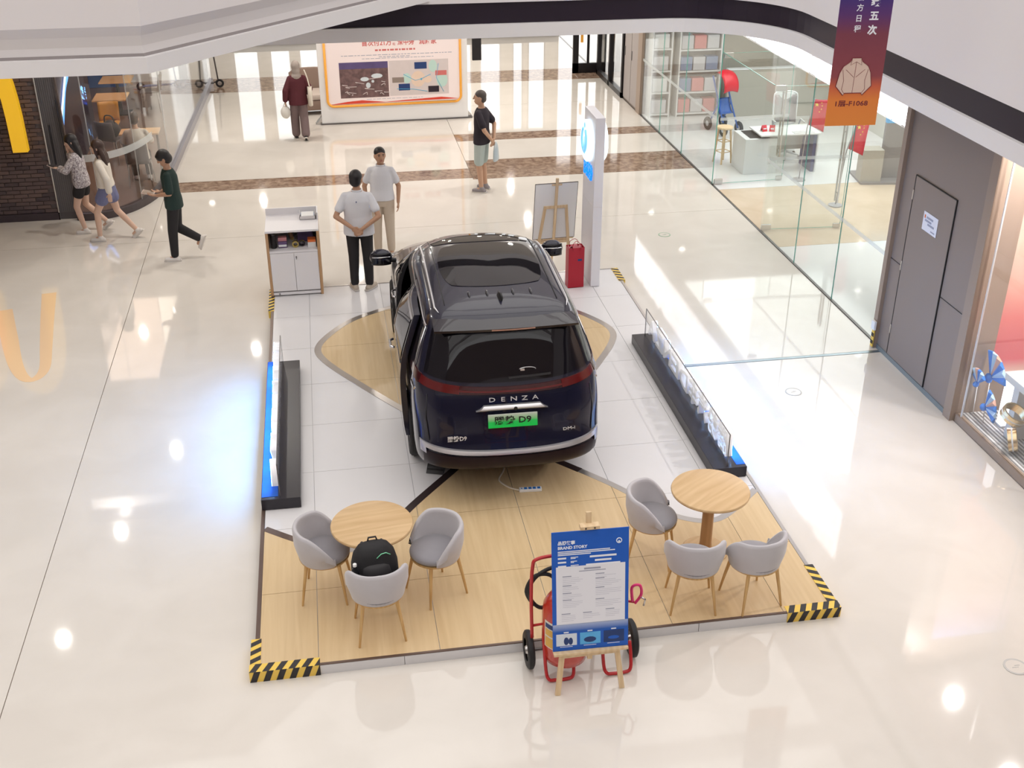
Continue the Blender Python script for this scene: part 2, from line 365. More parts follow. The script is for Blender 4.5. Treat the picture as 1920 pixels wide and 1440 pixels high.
for i in range(len(gx) - 1):
    for j in range(len(gy) - 1):
        x0, x1, y0, y1 = gx[i] + .0025, gx[i + 1] - .0025, gy[j] + .0025, gy[j + 1] - .0025
        key = (round(x1 - x0, 3), round(y1 - y0, 3))
        if key not in cellmeshes: cellmeshes[key] = MB().box(-key[0] / 2, key[0] / 2, -key[1] / 2, key[1] / 2, -.01, 0).mesh('floor_panel', 'platform_white')
        inst(cellmeshes[key], 'floor_panel', pf, ((x0 + x1) / 2 - OX, (y0 + y1) / 2 - OY, .095))
def zone(poly, nm='wood_panel'):
    for i in range(len(gx) - 1):
        for j in range(len(gy) - 1):
            P = clip_rect(poly, gx[i] + .0025, gx[i + 1] - .0025, gy[j] + .0025, gy[j + 1] - .0025)
            if len(P) > 2: MB().prism(loc_(P), .0952, .0995).build(nm, 'platform_wood', pf)
def spline(P, n=8):
    out = []
    for i in range(len(P) - 1):
        p0, p1, p2, p3 = P[max(i - 1, 0)], P[i], P[i + 1], P[min(i + 2, len(P) - 1)]
        for k in range(n):
            t = k / n
            out.append(tuple(.5 * ((2 * p1[a]) + (-p0[a] + p2[a]) * t + (2 * p0[a] - 5 * p1[a] + 4 * p2[a] - p3[a]) * t * t + (-p0[a] + 3 * p1[a] - 3 * p2[a] + p3[a]) * t ** 3) for a in range(len(p1))))
    return out + [tuple(P[-1])]
# front wood area: boundary runs from the left edge round the white lobes to an apex under the van
lobeL = spline([(-.85, 9.42), (-.53, 9.17), (-.22, 8.98), (.02, 8.95), (.25, 9.10), (.60, 9.60), (1.09, 10.20)], 6)
apex = [(1.45, 10.62), (1.63, 10.72), (1.81, 10.62)]
lobeR = spline([(2.17, 10.20), (2.64, 9.65), (3.02, 9.10), (3.25, 8.90), (3.47, 8.85), (3.68, 8.96), (4.07, 9.31)], 6)
bound = lobeL + apex + lobeR
zone([(PX0 + .035, 7.41)] + [(PX1 - .035, 7.41)] + [(PX1 - .035, 9.31)] + bound[::-1] + [(PX0 + .035, 9.42)])
def strip(path, w_, z0, z1, m, nm='inlay_trim'):
    a = offset_path(path, w_ / 2); b = offset_path(path, -w_ / 2)
    mb = MB(); n = len(path)
    v = [(x - OX, y - OY, z) for (x, y), (x2, y2) in zip(a, b) for x, y, z in ((x, y, z1), (x2, y2, z1), (x2, y2, z0), (x, y, z0))]
    f = [(4 * i + k, 4 * i + (k + 1) % 4, 4 * i + 4 + (k + 1) % 4, 4 * i + 4 + k) for i in range(n - 1) for k in range(4)] + [(0, 1, 2, 3), (4 * n - 1, 4 * n - 2, 4 * n - 3, 4 * n - 4)]
    mb.add(v, f).build(nm, m, pf)
nl = len(lobeL)
strip(lobeL[:14], .075, .0955, .101, 'trim_brown'); strip(lobeL[13:24], .075, .0955, .1011, 'trim_steel')
strip(lobeL[23:] + apex + lobeR[:4], .085, .0955, .1012, 'trim_dark'); strip(lobeR[3:], .075, .0955, .101, 'trim_steel')
# rounded wood lens beneath the van
ctrL = [(1.63, 14.72), (1.15, 14.66), (.67, 14.47), (.19, 14.16), (-.14, 13.72), (-.28, 13.34), (-.19, 12.97), (.12, 12.42), (.54, 11.76), (1.1, 10.95), (1.63, 10.25)]
dl = spline(ctrL, 5); lens = dl + [(3.26 - x, y - .06 * (x < 1)) for x, y in dl[::-1]][1:-1]
zone(lens)
strip(dl, .085, .0955, .1013, 'trim_steel'); strip([(3.26 - x, y - .06 * (x < 1)) for x, y in dl], .085, .0955, .1013, 'trim_steel')
# edge trims
for (a, b, m) in (((PX0, PY0), (PX0, PY1), 'trim_brown'), ((PX1, PY0), (PX1, PY1), 'trim_steel')):
    s_ = 1 if a[0] < 0 else -1
    MB().box(min(a[0], a[0] + s_ * .035) - OX, max(a[0], a[0] + s_ * .035) - OX, PY0 - OY, PY1 - OY, 0, .1015).build('edge_trim', m, pf)
MB().box(PX0 - OX + .035, PX1 - OX - .035, PY1 - OY - .02, PY1 - OY, 0, .1015).build('edge_trim', 'trim_steel', pf)
MB().box(PX0 - OX + .035, PX1 - OX - .035, PY0 - OY, PY0 - OY + .02, .09, .1015).build('edge_trim', 'trim_brown', pf)
for i, (a, b) in enumerate(((-.89, .33), (.33, 1.6), (1.6, 2.86), (2.86, 4.11))):
    MB().box(a + .003 - OX, b - .003 - OX, PY0 - OY - .004, PY0 - OY + .012, 0, .09).build('skirt_panel', 'skirt', pf)
# hazard tape at the corners (striped strips stuck to trim, skirt and floor)
def tape(name, label, x0, x1, y0, y1, z0, z1, along, slant):
    cx, cy = (x0 + x1) / 2, (y0 + y1) / 2
    t = MB().box(x0 - cx, x1 - cx, y0 - cy, y1 - cy, 0, z1 - z0).build(name, 'tape_yellow', pf, loc=(cx - OX, cy - OY, z0)); t['label'] = label
    e = .002; L_ = (x1 - x0) if along == 'x' else (y1 - y0); p = .105; k = 0
    while k * p < L_ + .1:
        a = k * p; wd = p * .5
        if along == 'x':
            sl = slant
            P = [(a, y0), (a + wd, y0), (a + wd + sl, y1), (a + sl, y1)]; P = [(x + x0, y) for x, y in P]
            P2 = clip_rect(P, x0, x1, y0, y1)
            if len(P2) > 2: MB().prism([(x - cx, y - cy) for x, y in P2], z1 - z0, z1 - z0 + e).build('stripe', 'tape_black', t)
            # matching stripe down the front face
            if a < L_: MB().add([(min(x0 + a, x1) - cx, y0 - cy - e, 0), (min(x0 + a + wd, x1) - cx, y0 - cy - e, 0), (min(x0 + a + wd + .04, x1) - cx, y0 - cy - e, z1 - z0 + e), (min(x0 + a + .04, x1) - cx, y0 - cy - e, z1 - z0 + e),
                (min(x0 + a, x1) - cx, y0 - cy, 0), (min(x0 + a + wd, x1) - cx, y0 - cy, 0), (min(x0 + a + wd + .04, x1) - cx, y0 - cy, z1 - z0 + e), (min(x0 + a + .04, x1) - cx, y0 - cy, z1 - z0 + e)],
                [(0, 1, 2, 3), (7, 6, 5, 4), (0, 4, 5, 1), (1, 5, 6, 2), (2, 6, 7, 3), (3, 7, 4, 0)]).build('stripe', 'tape_black', t)
        else:
            P = [(x0, a), (x1, a + slant), (x1, a + wd + slant), (x0, a + wd)]; P = [(x, y + y0) for x, y in P]
            P2 = clip_rect(P, x0, x1, y0, y1)
            if len(P2) > 2: MB().prism([(x - cx, y - cy) for x, y in P2], z1 - z0, z1 - z0 + e).build('stripe', 'tape_black', t)
        k += 1
tape('hazard_tape', 'black and yellow tape along the front edge at the left platform corner', -.93, -.36, PY0 - .012, PY0 + .085, .0, .1035, 'x', .05)
tape('hazard_tape', 'black and yellow tape up the left edge beside the nearest left corner', -.925, -.84, PY0 + .088, PY0 + .40, .0, .1035, 'y', .05)
tape('hazard_tape', 'black and yellow tape along the front edge at the right platform corner', 3.66, 4.15, PY0 - .012, PY0 + .085, .0, .1035, 'x', .05)
tape('hazard_tape', 'black and yellow tape up the right edge beside the nearest right corner', 4.06, 4.145, PY0 + .088, PY0 + .62, .0, .1035, 'y', -.05)
tape('hazard_tape', 'black and yellow tape on the far left corner beside the white counter', -.925, -.85, 14.62, 15.38, .0, .1035, 'y', .05)
tape('hazard_tape', 'black and yellow tape on the far right corner behind the white pylon', 4.05, 4.145, 14.9, 15.38, .0, .1035, 'y', -.05)
# ------------------------------------------------------------------ the van
mat('paint', (.010, .010, .026), .20, 0, .30, coat=.55)
mat('paint_roof', (.011, .009, .016), .18, 0, .30, coat=.55)
mat('car_glass', (.006, .005, .008), .03, 0, .34)
mat('roof_glass', (.010, .009, .011), .02, 0, .62)
mat('chrome', (.80, .80, .82), .12, 1)
mat('badge', (.80, .79, .80), .35, .3); mat('chrome_soft', (.72, .71, .73), .30, .85)
mat('bumper_dark', (.014, .006, .010), .4, 0, .25)
mat('tail_red', (.040, .003, .005), .12, 0, .4, coat=.4)
mat('tail_bright', (.10, .005, .006), .12, 0, .4, coat=.4)
mat('tyre', (.012, .011, .012), .7)
mat('rim_alloy', (.28, .27, .28), .3, 1)
mat('plate_white', (.70, .76, .70), .4)
mat('black_ink', (.01, .01, .01), .5)
mat('seat_leather', (.10, .085, .08), .5)
ramp_mat('plate_green', [(0, (.0, .72, .10)), (.42, (.02, .66, .12)), (.62, (.28, .62, .30)), (1, (.62, .68, .62))], 2, -.07, .07, .35)
car = thing('van', 'dark navy people carrier with open left sliding door parked on the platform', 'car', (1.585, 9.40, .10), R(-.9))
def lerp_tab(T, z):
    if z <= T[0][0]: return T[0][1]
    for (a, va), (b, vb) in zip(T, T[1:]):
        if z <= b:
            t = (z - a) / (b - a); return va + (vb - va) * t
    return T[-1][1]
def smooth_tab(T):
    # monotone-ish cubic resample
    P = spline(T, 6); return sorted(P)
TW = smooth_tab([(.20, .86), (.34, .905), (.55, .925), (.80, .935), (1.0, .935), (1.15, .92), (1.25, .905), (1.55, .815), (1.72, .755), (1.80, .705), (1.85, .62), (1.885, .42), (1.902, .02)])
TR = smooth_tab([(.20, .55), (.34, .22), (.45, .05), (.52, .0), (.62, .005), (.75, .06), (.95, .10), (1.15, .15), (1.28, .20), (1.5, .30), (1.70, .40), (1.80, .47), (1.85, .60), (1.885, .95), (1.902, 1.4)])
TF = smooth_tab([(.20, 5.0), (.34, 5.15), (.55, 5.24), (.80, 5.22), (.95, 5.08), (1.05, 4.75), (1.15, 4.25), (1.28, 3.98), (1.5, 3.58), (1.70, 3.2), (1.80, 2.95), (1.85, 2.7), (1.885, 2.2), (1.902, 1.7)])
NR, AR, NF, AF = 3.3, .62, 2.6, 1.0
def cw(z): return lerp_tab(TW, z)
def aR(z): return min(AR, (lerp_tab(TF, z) - lerp_tab(TR, z)) * .45)
def aF(z): return min(AF, (lerp_tab(TF, z) - lerp_tab(TR, z)) * .45)
def side_x(y, z):
    yr, yf, W = lerp_tab(TR, z), lerp_tab(TF, z), cw(z); a, b = aR(z), aF(z)
    if y < yr + a: k = min(1, max(0, (yr + a - y) / a)); return W * (1 - k ** NR) ** (1 / NR)
    if y > yf - b: k = min(1, max(0, (y - yf + b) / b)); return W * (1 - k ** NF) ** (1 / NF)
    return W
def rear_y(x, z):
    yr, W, a = lerp_tab(TR, z), cw(z), aR(z); k = min(.9999, abs(x) / W); return yr + a - a * (1 - k ** NR) ** (1 / NR)
def roof_z(x, y):
    lo, hi = 1.5, 1.902
    for _ in range(26):
        m_ = (lo + hi) / 2
        if abs(x) < side_x(y, m_) and lerp_tab(TR, m_) < y < lerp_tab(TF, m_): lo = m_
        else: hi = m_
    return lo
zs = [.20, .24, .29, .34, .42, .50, .56, .62, .68, .75, .85, .95, 1.05, 1.15, 1.22, 1.28, 1.38, 1.48, 1.58, 1.68, 1.74, 1.78, 1.81, 1.835, 1.855, 1.87, 1.882, 1.891, 1.897, 1.901]
OY0, OY1, OZ0, OZ1 = 2.02, 3.02, .36, 1.68      # sliding door opening on the left side
rings = []
def ring(z):
    yr, yf, W, a, b = lerp_tab(TR, z), lerp_tab(TF, z), cw(z), aR(z), aF(z); P = []
    for i in range(25):
        th = math.pi / 2 * i / 24; P.append((W * math.sin(th) ** (2 / NR), yr + a - a * math.cos(th) ** (2 / NR)))
    ys = [yr + a + (yf - b - yr - a) * k / 20 for k in range(1, 20)]
    if z < 1.75:
        ys = sorted([y for y in ys if abs(y - OY0) > .06 and abs(y - OY1) > .06] + [OY0, OY1])[:19] if False else ys
    P += [(W, y) for y in ys]
    for i in range(24, -1, -1):
        th = math.pi / 2 * i / 24; P.append((W * math.sin(th) ** (2 / NF), yf - b + b * math.cos(th) ** (2 / NF)))
    return P
mb = MB(); allr = []
for z in zs:
    H_ = ring(z); full = [(x, y, z) for x, y in H_] + [(-x, y, z) for x, y in H_[-2:0:-1]]; allr.append(full)
n = len(allr[0]); mb.v = [p for r in allr for p in r]
for j in range(len(zs) - 1):
    for i in range(n):
        q = [j * n + i, j * n + (i + 1) % n, (j + 1) * n + (i + 1) % n, (j + 1) * n + i]
        c_ = [sum(mb.v[k][a] for k in q) / 4 for a in range(3)]
        if c_[0] < -.5 and OY0 - .03 < c_[1] < OY1 + .03 and OZ0 < c_[2] < OZ1: continue
        mb.f.append(tuple(q))
mb.f.append(tuple(range(n - 1, -1, -1))); mb.f.append(tuple((len(zs) - 1) * n + i for i in range(n)))
body = mb.build('body', 'paint', car, angle=50)
def rear_patch(nm, m, z0, z1, x0, x1, off=.006, th=.012, na=32, nb=8, parent=None):
    """z0,z1 may be functions of x; x as fractions of the half width"""
    def fn(a, b):
        f = x0 + (x1 - x0) * a; zl = z0(f) if callable(z0) else z0; zh = z1(f) if callable(z1) else z1
        z = zl + (zh - zl) * b; x = f * cw(z); return (x, rear_y(x, z) - off, z)
    return MB().grid(fn, na, nb, (0, th, 0)).build(nm, m, parent or car, True, angle=40)
def side_patch(nm, m, sgn, y0, y1, z0, z1, off=.006, th=.014, na=16, nb=8, dx=0, dy=0, parent=None):
    def fn(a, b):
        zl, zh = (z0(a) if callable(z0) else z0), (z1(a) if callable(z1) else z1); z = zl + (zh - zl) * b
        ya, yb = (y0(b) if callable(y0) else y0), (y1(b) if callable(y1) else y1); y = ya + (yb - ya) * a
        return (sgn * (side_x(y, z) + off + dx), y + dy, z)
    return MB().grid(fn, na, nb, (-sgn * th, 0, 0)).build(nm, m, parent or car, True, angle=40)
def roof_patch(nm, m, x0, x1, y0, y1, off=.005, na=14, nb=14, corner=.16, parent=None):
    hx, hy, cx, cy = (x1 - x0) / 2, (y1 - y0) / 2, (x0 + x1) / 2, (y0 + y1) / 2
    def fn(a, b):
        u, v = 2 * a - 1, 2 * b - 1
        k = 1 - corner * (u * u * v * v) ; x, y = cx + hx * u * k, cy + hy * v * k
        return (x, y, roof_z(x, y) + off)
    return MB().grid(fn, na, nb, (0, 0, -.012)).build(nm, m, parent or car, True, angle=40)
# rear end
rear_patch('rear_window', 'car_glass', lambda f: 1.30 + .05 * f * f, 1.72, -.93, .93, .006)
rear_patch('rear_wiper', 'black_plastic', lambda f: 1.335 + .02 * f, lambda f: 1.35 + .02 * f, -.02, .45, .022, .012, 10, 1)
tl = rear_patch('tail_light', 'tail_red', lambda f: 1.198 + .042 * f * f, lambda f: 1.262 + .068 * f * f, -.985, .985, .012)
rear_patch('lens_strip', 'tail_bright', lambda f: 1.215 + .055 * f * f, lambda f: 1.232 + .055 * f * f, -.98, .98, .018, .006, 32, 1, tl)
for s_ in (-1, 1):
    rear_patch('lens_block', 'tail_bright', lambda f: 1.195 + .055 * f * f, lambda f: 1.268 + .055 * f * f, s_ * .55, s_ * .97, .017, .006, 12, 2, tl)
    side_patch('tail_light_side', 'tail_red', s_, lambda b: .46, lambda b: .86 - .10 * b, lambda a: 1.235 + .02 * a, lambda a: 1.325 + .0 * a, .010)
    for zz in (.66, 1.13):
        pass
    MB().tube([(s_ * x, rear_y(x, z) - .004, z) for x, z in [(.80, .72), (.82, .95), (.80, 1.17)]], .005, 6).build('panel_gap', 'black_ink', car, True)
rear_patch('rear_bumper', 'bumper_dark', lambda f: .42 + .03 * f * f, lambda f: .60 + .03 * f * f, -.93, .93, .010, .02)
rear_patch('bumper_chrome', 'chrome_soft', lambda f: .625 + .04 * f * f, lambda f: .662 + .045 * f * f, -.95, .95, .030, .03)
for s_ in (-1, 1):
    rear_patch('bumper_chrome_tip', 'chrome_soft', lambda f: .585 + .02 * f * f, lambda f: .70, s_ * .90, s_ * .955, .028, .025, 6, 4)
rear_patch('tailgate_recess', 'paint', lambda f: .86, lambda f: 1.09 - .1 * abs(f) / .3, -.30, .30, .004, .006)
def rplace(x, z, off): return (x, rear_y(x, z) - off, z)
tilt = R(74)
pl = MB().box(-.24, .24, -.006, .006, -.07, .07, .004).build('number_plate', 'plate_green', car, loc=rplace(0, .955, .035), rot=(R(-9), 0, 0))
pl['label'] = 'green gradient number plate'
text('腾势 D9', .088, 'black_ink', pl, (0, -.0075, .0), (R(90), 0, 0), ext=.001, fit=.36, bold=.0015)
MB().grid(lambda a, b: ((a - .5) * .70 * (1 - .22 * b), rear_y(0, 1.09) - .035 - .02 * math.sin(math.pi * b), 1.05 + .055 * b), 12, 4, (0, .03, 0)).build('tailgate_handle', 'chrome_soft', car, True, angle=40)
for i, ch in enumerate('DENZA'):
    x = (i - 2) * .105 + .02
    text(ch, .062, 'badge', car, rplace(x, 1.148, .012), (R(80), 0, 0), 'badge_letter', .004, sx=1.5)
text('腾势D9', .058, 'badge', car, rplace(-.54, .775, .012), (R(83), 0, 0), 'model_badge', .004, bold=.001)
text('DM-i', .042, 'badge', car, rplace(.56, .80, .012), (R(83), 0, R(9)), 'model_badge', .004, sx=1.5)
MB().lathe([(0, 0), (.018, 0), (.018, .01), (0, .01)], 14, axis='Y').build('camera_lens', 'black_ink', car, loc=(0.03, rear_y(0, 1.09) - .062, 1.075))
MB().box(-.02, .02, 0, .012, -.010, .010).build('window_sticker', 'chrome_soft', car, loc=rplace(.12, 1.40, .012))
t_ = MB().tube([(.17 + .05 * math.cos(R(k * 20)) * 1.6, rear_y(.2, 1.42) - .012, 1.40 + .022 * math.sin(R(k * 20))) for k in range(18)], .004, 6, closed=True).build('window_sticker', 'chrome_soft', car)
# rear spoiler
sp = MB().loft([[(x, y, z) for y, z in prof] for x, prof in [(xx, [(.34 + .10 * (xx / .7) ** 2, 1.775 - .03 * (xx / .7) ** 2), (.335 + .10 * (xx / .7) ** 2, 1.80 - .03 * (xx / .7) ** 2), (.56, 1.835 - .06 * (xx / .7) ** 4), (.75, 1.86 - .09 * (xx / .7) ** 4), (.75, 1.80 - .06 * (xx / .7) ** 4)]) for xx in [-.70, -.66, -.6, -.5, -.35, -.18, 0, .18, .35, .5, .6, .66, .70]]]).build('spoiler', 'paint_roof', car, angle=45)
mat('brake_lens', (.45, .25, .18), .2)
MB().grid(lambda a, b: ((a - .5) * .42 + .05, .333 + .10 * (((a - .5) * .42 + .05) / .7) ** 2, 1.781 + .012 * b), 10, 1, (0, .006, 0)).build('brake_light', 'brake_lens', sp)
# roof
roof_patch('sunroof', 'roof_glass', -.53, .53, 1.16, 2.46)
rg = roof_patch('roof_glass_front', 'roof_glass', -.55, .55, 2.50, 2.86, corner=.05)
for k, x in enumerate((-.30, -.12, .14, .32)):
    MB().tube([(x, .93 + .16 * u, roof_z(x, .93 + .16 * u) + .006 * math.sin(math.pi * u)) for u in (0, .25, .5, .75, 1)], [.002, .012, .014, .012, .002], 8).build('roof_rib', 'paint_roof', car, True)
MB().loft([[(s_ * w_, y, z) for s_, w_, z in ((-1, w0, b0), (1, w0, b0), (1, w0 * .25, h0), (-1, w0 * .25, h0))] for y, w0, b0, h0 in ((.82, .008, 1.865, 1.925), (.87, .03, 1.865, 1.945), (.97, .036, 1.87, 1.905), (1.06, .006, 1.88, 1.889))]).build('antenna', 'black_ink', car, angle=40)
for s_ in (-1, 1):
    MB().tube([(s_ * (.66 if y > .8 else .63), y, roof_z(.66 if y > .8 else .63, y) + .016) for y in [.72 + k * .12 for k in range(19)]], [.003] + [.010] * 17 + [.003], 8).build('roof_rail', 'chrome_soft', car, True)
    MB().tube([(s_ * .56, y, roof_z(.56, y) + .003) for y in [.85 + k * .13 for k in range(16)]], .005, 6).build('roof_seam', 'black_ink', car, True)
# windscreen and front
def front_y(x, z):
    yf, W, b = lerp_tab(TF, z), cw(z), aF(z); k = min(.9999, abs(x) / W); return yf - b + b * (1 - k ** NF) ** (1 / NF)
MB().grid(lambda a, b: ((2 * a - 1) * .90 * cw(1.17 + .58 * b), front_y((2 * a - 1) * .90 * cw(1.17 + .58 * b), 1.17 + .58 * b) + .006, 1.17 + .58 * b), 24, 10, (0, -.012, 0)).build('windscreen', 'car_glass', car, True, angle=40)
for s_ in (-1, 1):
    MB().ell((s_ * .70, 5.03, .78), .20, .10, .05).build('headlight', 'chrome', car, True)
MB().grid(lambda a, b: ((2 * a - 1) * .55, front_y((2 * a - 1) * .55, .35 + .4 * b) + .01, .35 + .4 * b), 14, 6, (0, -.02, 0)).build('grille', 'chrome_soft', car, True)
# right side: windows, chrome line, door handles
WZ0, WZ1 = 1.17, 1.66
def glass_row(sgn, spans):
    for (a, b, front) in spans:
        side_patch('side_window', 'car_glass', sgn, a, (lambda t, b=b, front=front: b - (.80 * t if front else 0)), WZ0, WZ1, .005)
glass_row(1, [(.72, 1.92, 0), (1.98, 2.98, 0), (3.04, 3.75, 1)])
glass_row(-1, [(.72, 1.92, 0), (3.06, 3.75, 1)])
for s_ in (-1, 1):
    side_patch('belt_chrome', 'chrome', s_, .50, 1.95, 1.135, 1.155, .012, .016, 16, 1)
    side_patch('belt_chrome', 'chrome', s_, 3.04, 3.75, 1.135, 1.155, .012, .016, 10, 1)
    side_patch('roof_chrome', 'chrome', s_, .75, 2.95, 1.685, 1.70, .010, .014, 18, 1)
    MB().tube([(s_ * (side_x(y, z) + .012), y, z) for y, z in [(2.80, 1.685), (2.96, 1.665), (3.2, 1.51), (3.46, 1.35), (3.77, 1.155)]], .010, 6).build('pillar_chrome', 'chrome', car, True)
    side_patch('sill_chrome', 'chrome_soft', s_, 1.55, 3.7, .30, .335, .012, .016, 16, 1)
    MB().tube([(s_ * (side_x(.74, z) + .006), .74 - .24 * (1.7 - z), z) for z in (1.19, 1.35, 1.5, 1.69)], .007, 6).build('quarter_chrome', 'chrome', car, True)
    for yh in ((3.15,) if s_ < 0 else (1.95, 3.15)):
        MB().tube([(s_ * (side_x(yh, .98) + .004), yh, .98), (s_ * (side_x(yh, .98) + .035), yh + .03, .98), (s_ * (side_x(yh, .98) + .035), yh + .19, .98), (s_ * (side_x(yh, .98) + .004), yh + .22, .98)], .012, 8).build('door_handle', 'chrome', car, True)
    MB().tube([(s_ * (side_x(3.03, z) + .003), 3.03, z) for z in (.34, .6, .9, 1.15)], .005, 6).build('door_gap', 'black_ink', car, True)
    # mirrors
    mr = MB().ell((0, 0, 0), .140, .095, .105, 18, 12).build('mirror', 'paint', car, True, loc=(s_ * 1.065, 3.86, 1.215))
    MB().tube([(-s_ * .18, .03, -.06), (-s_ * .05, 0, -.03)], [.03, .035], 8).build('mirror_arm', 'black_plastic', mr, True)
    MB().grid(lambda a, b: ((a - .5) * .24, -.093 + .035 * (2 * a - 1) ** 2, (b - .5) * .15), 8, 6, (0, .02, 0)).build('mirror_glass', 'car_glass', mr, True)
    MB().tube([(-.11, -.082, .030), (0, -.106, .034), (.11, -.082, .030)], .007, 6).build('mirror_trim', 'chrome', mr, True)
    # wheels
    for yw in (1.22, 4.28):
        arch = MB().add([(s_ * (side_x(yw + .40 * math.cos(R(a)) * r, .36 + .40 * math.sin(R(a)) * r) + .004), yw + .40 * math.cos(R(a)) * r, max(.2, .36 + .40 * math.sin(R(a)) * r)) for a in range(-20, 201, 10) for r in (.2, 1)],
                 [(2 * i, 2 * i + 1, 2 * i + 3, 2 * i + 2) for i in range(22)]).build('wheel_arch', 'black_ink', car, True)
        wt = MB().lathe([(.235, -.10), (.33, -.105), (.355, -.085), (.36, 0), (.355, .085), (.33, .105), (.235, .10)], 40, axis='X', caps=False).build('tyre', 'tyre', car, True, loc=(s_ * .85, yw, .36), angle=40)
        rim = MB().lathe([(.0, .06), (.05, .07), (.06, .05), (.22, .03), (.235, .09), (.245, .098), (.245, -.09)], 40, axis='X', caps=False).build('rim', 'steel_dark', wt, True, rot=(0, 0, 0 if s_ > 0 else math.pi), angle=40)
        for k in range(10):
            a = 2 * math.pi * k / 10
            MB().bar((.075, .05 * math.cos(a), .05 * math.sin(a)), (.085, .228 * math.cos(a), .228 * math.sin(a)), .016, .010, (1, 0, 0)).build('spoke', 'rim_alloy', wt, rot=(0, 0, 0 if s_ > 0 else math.pi))
# open sliding door, stood off the body and slid back
DY = -1.0
sd = side_patch('sliding_door', 'paint', -1, OY0, OY1, OZ0 - .04, OZ1 + .01, .0, .06, 14, 20, .085, DY)
side_patch('door_window', 'car_glass', -1, OY0 + .06, OY1 - .06, WZ0, WZ1 - .03, .007, .012, 12, 6, .085, DY, sd)
side_patch('door_chrome', 'chrome', -1, OY0 + .02, OY1 - .02, 1.135, 1.158, .014, .014, 12, 1, .085, DY, sd)
side_patch('door_frame_chrome', 'chrome', -1, OY1 - .05, OY1 - .03, 1.16, 1.64, .012, .014, 2, 8, .085, DY, sd)
side_patch('door_frame_chrome', 'chrome', -1, OY0 + .02, OY1 - .04, 1.635, 1.65, .012, .014, 12, 1, .085, DY, sd)
MB().tube([(-(.95 + .085 + .004), OY1 + DY - .06, 1.0), (-(.95 + .085 + .04), OY1 + DY - .09, 1.0), (-(.95 + .085 + .04), OY1 + DY - .24, 1.0), (-(.95 + .085 + .004), OY1 + DY - .27, 1.0)], .014, 8).build('door_handle', 'chrome', sd, True)
# door opening seal and cabin
seal = MB()
for (ya, yb, za, zb) in ((OY0 - .10, OY0 + .05, OZ0 - .06, OZ1 + .03), (OY1 - .05, OY1 + .10, OZ0 - .06, OZ1 + .03)):
    seal.grid(lambda a, b: (-(side_x(ya + (yb - ya) * a, za + (zb - za) * b) + .004), ya + (yb - ya) * a, za + (zb - za) * b), 2, 14, (.05, 0, 0))
for (za, zb) in ((OZ0 - .07, OZ0 + .08), (OZ1 - .08, OZ1 + .03)):
    seal.grid(lambda a, b: (-(side_x(OY0 - .1 + (OY1 - OY0 + .2) * a, za + (zb - za) * b) + .005), OY0 - .1 + (OY1 - OY0 + .2) * a, za + (zb - za) * b), 8, 2, (.05, 0, 0))
seal.build('door_seal', 'black_plastic', car)
MB().box(-.80, .80, 1.3, 3.6, .30, .36).box(.78, .82, 1.3, 3.6, .36, 1.1).box(-.8, .8, 1.28, 1.32, .3, 1.5).build('cabin_floor', 'black_plastic', car)
for xs in (-.38, .38):
    st = MB().box(xs - .27, xs + .27, 2.25, 2.8, .55, .72, .05).build('cabin_seat', 'seat_leather', car, angle=40)
    MB().grid(lambda a, b: (xs - .27 + .54 * a, 2.25 - .28 * b, .70 + .72 * b), 4, 6, (0, -.12, -.02)).build('seat_back', 'seat_leather', st, angle=40)
# ------------------------------------------------------------------ tables and chairs
wood('table_oak', (.52, .33, .16), (.70, .50, .28), 'X', 11, .35, .15)
wood('leg_oak', (.52, .31, .12), (.66, .43, .19), 'Z', 18, .4)
wood('pale_pine', (.66, .47, .27), (.76, .58, .37), 'Z', 16, .5)
wood('column_oak', (.40, .22, .10), (.50, .29, .14), 'Z', 16, .4)
mat('velvet_light', (.50, .48, .505), .75, sheen=.4, var=.06, vs=9)
mat('velvet_dark', (.26, .25, .275), .8, sheen=.4, var=.10, vs=7)
def round_table(label, x, y, rz):
    t = thing('round_table', label, 'table', (x, y, PZ), rz, 'round wooden tables on the platform')
    MB().lathe([(0, .645), (.345, .645), (.357, .652), (.36, .664), (.355, .675), (.345, .679), (0, .679)], 56).build('tabletop', 'table_oak', t, angle=35)
    MB().lathe([(.0, .022), (.062, .022), (.055, .10), (.052, .60), (.10, .645), (0, .645)], 12).build('column', 'column_oak', t, angle=35)
    MB().lathe([(0, 0), (.21, 0), (.215, .01), (.20, .022), (0, .024)], 40).build('foot_plate', 'table_oak', t, angle=35)
    return t
round_table('round oak table between chairs, the one nearer the backpack', .155, 8.36, R(8))
round_table('round oak table at the right, its column in full view', 3.235, 8.39, R(35))
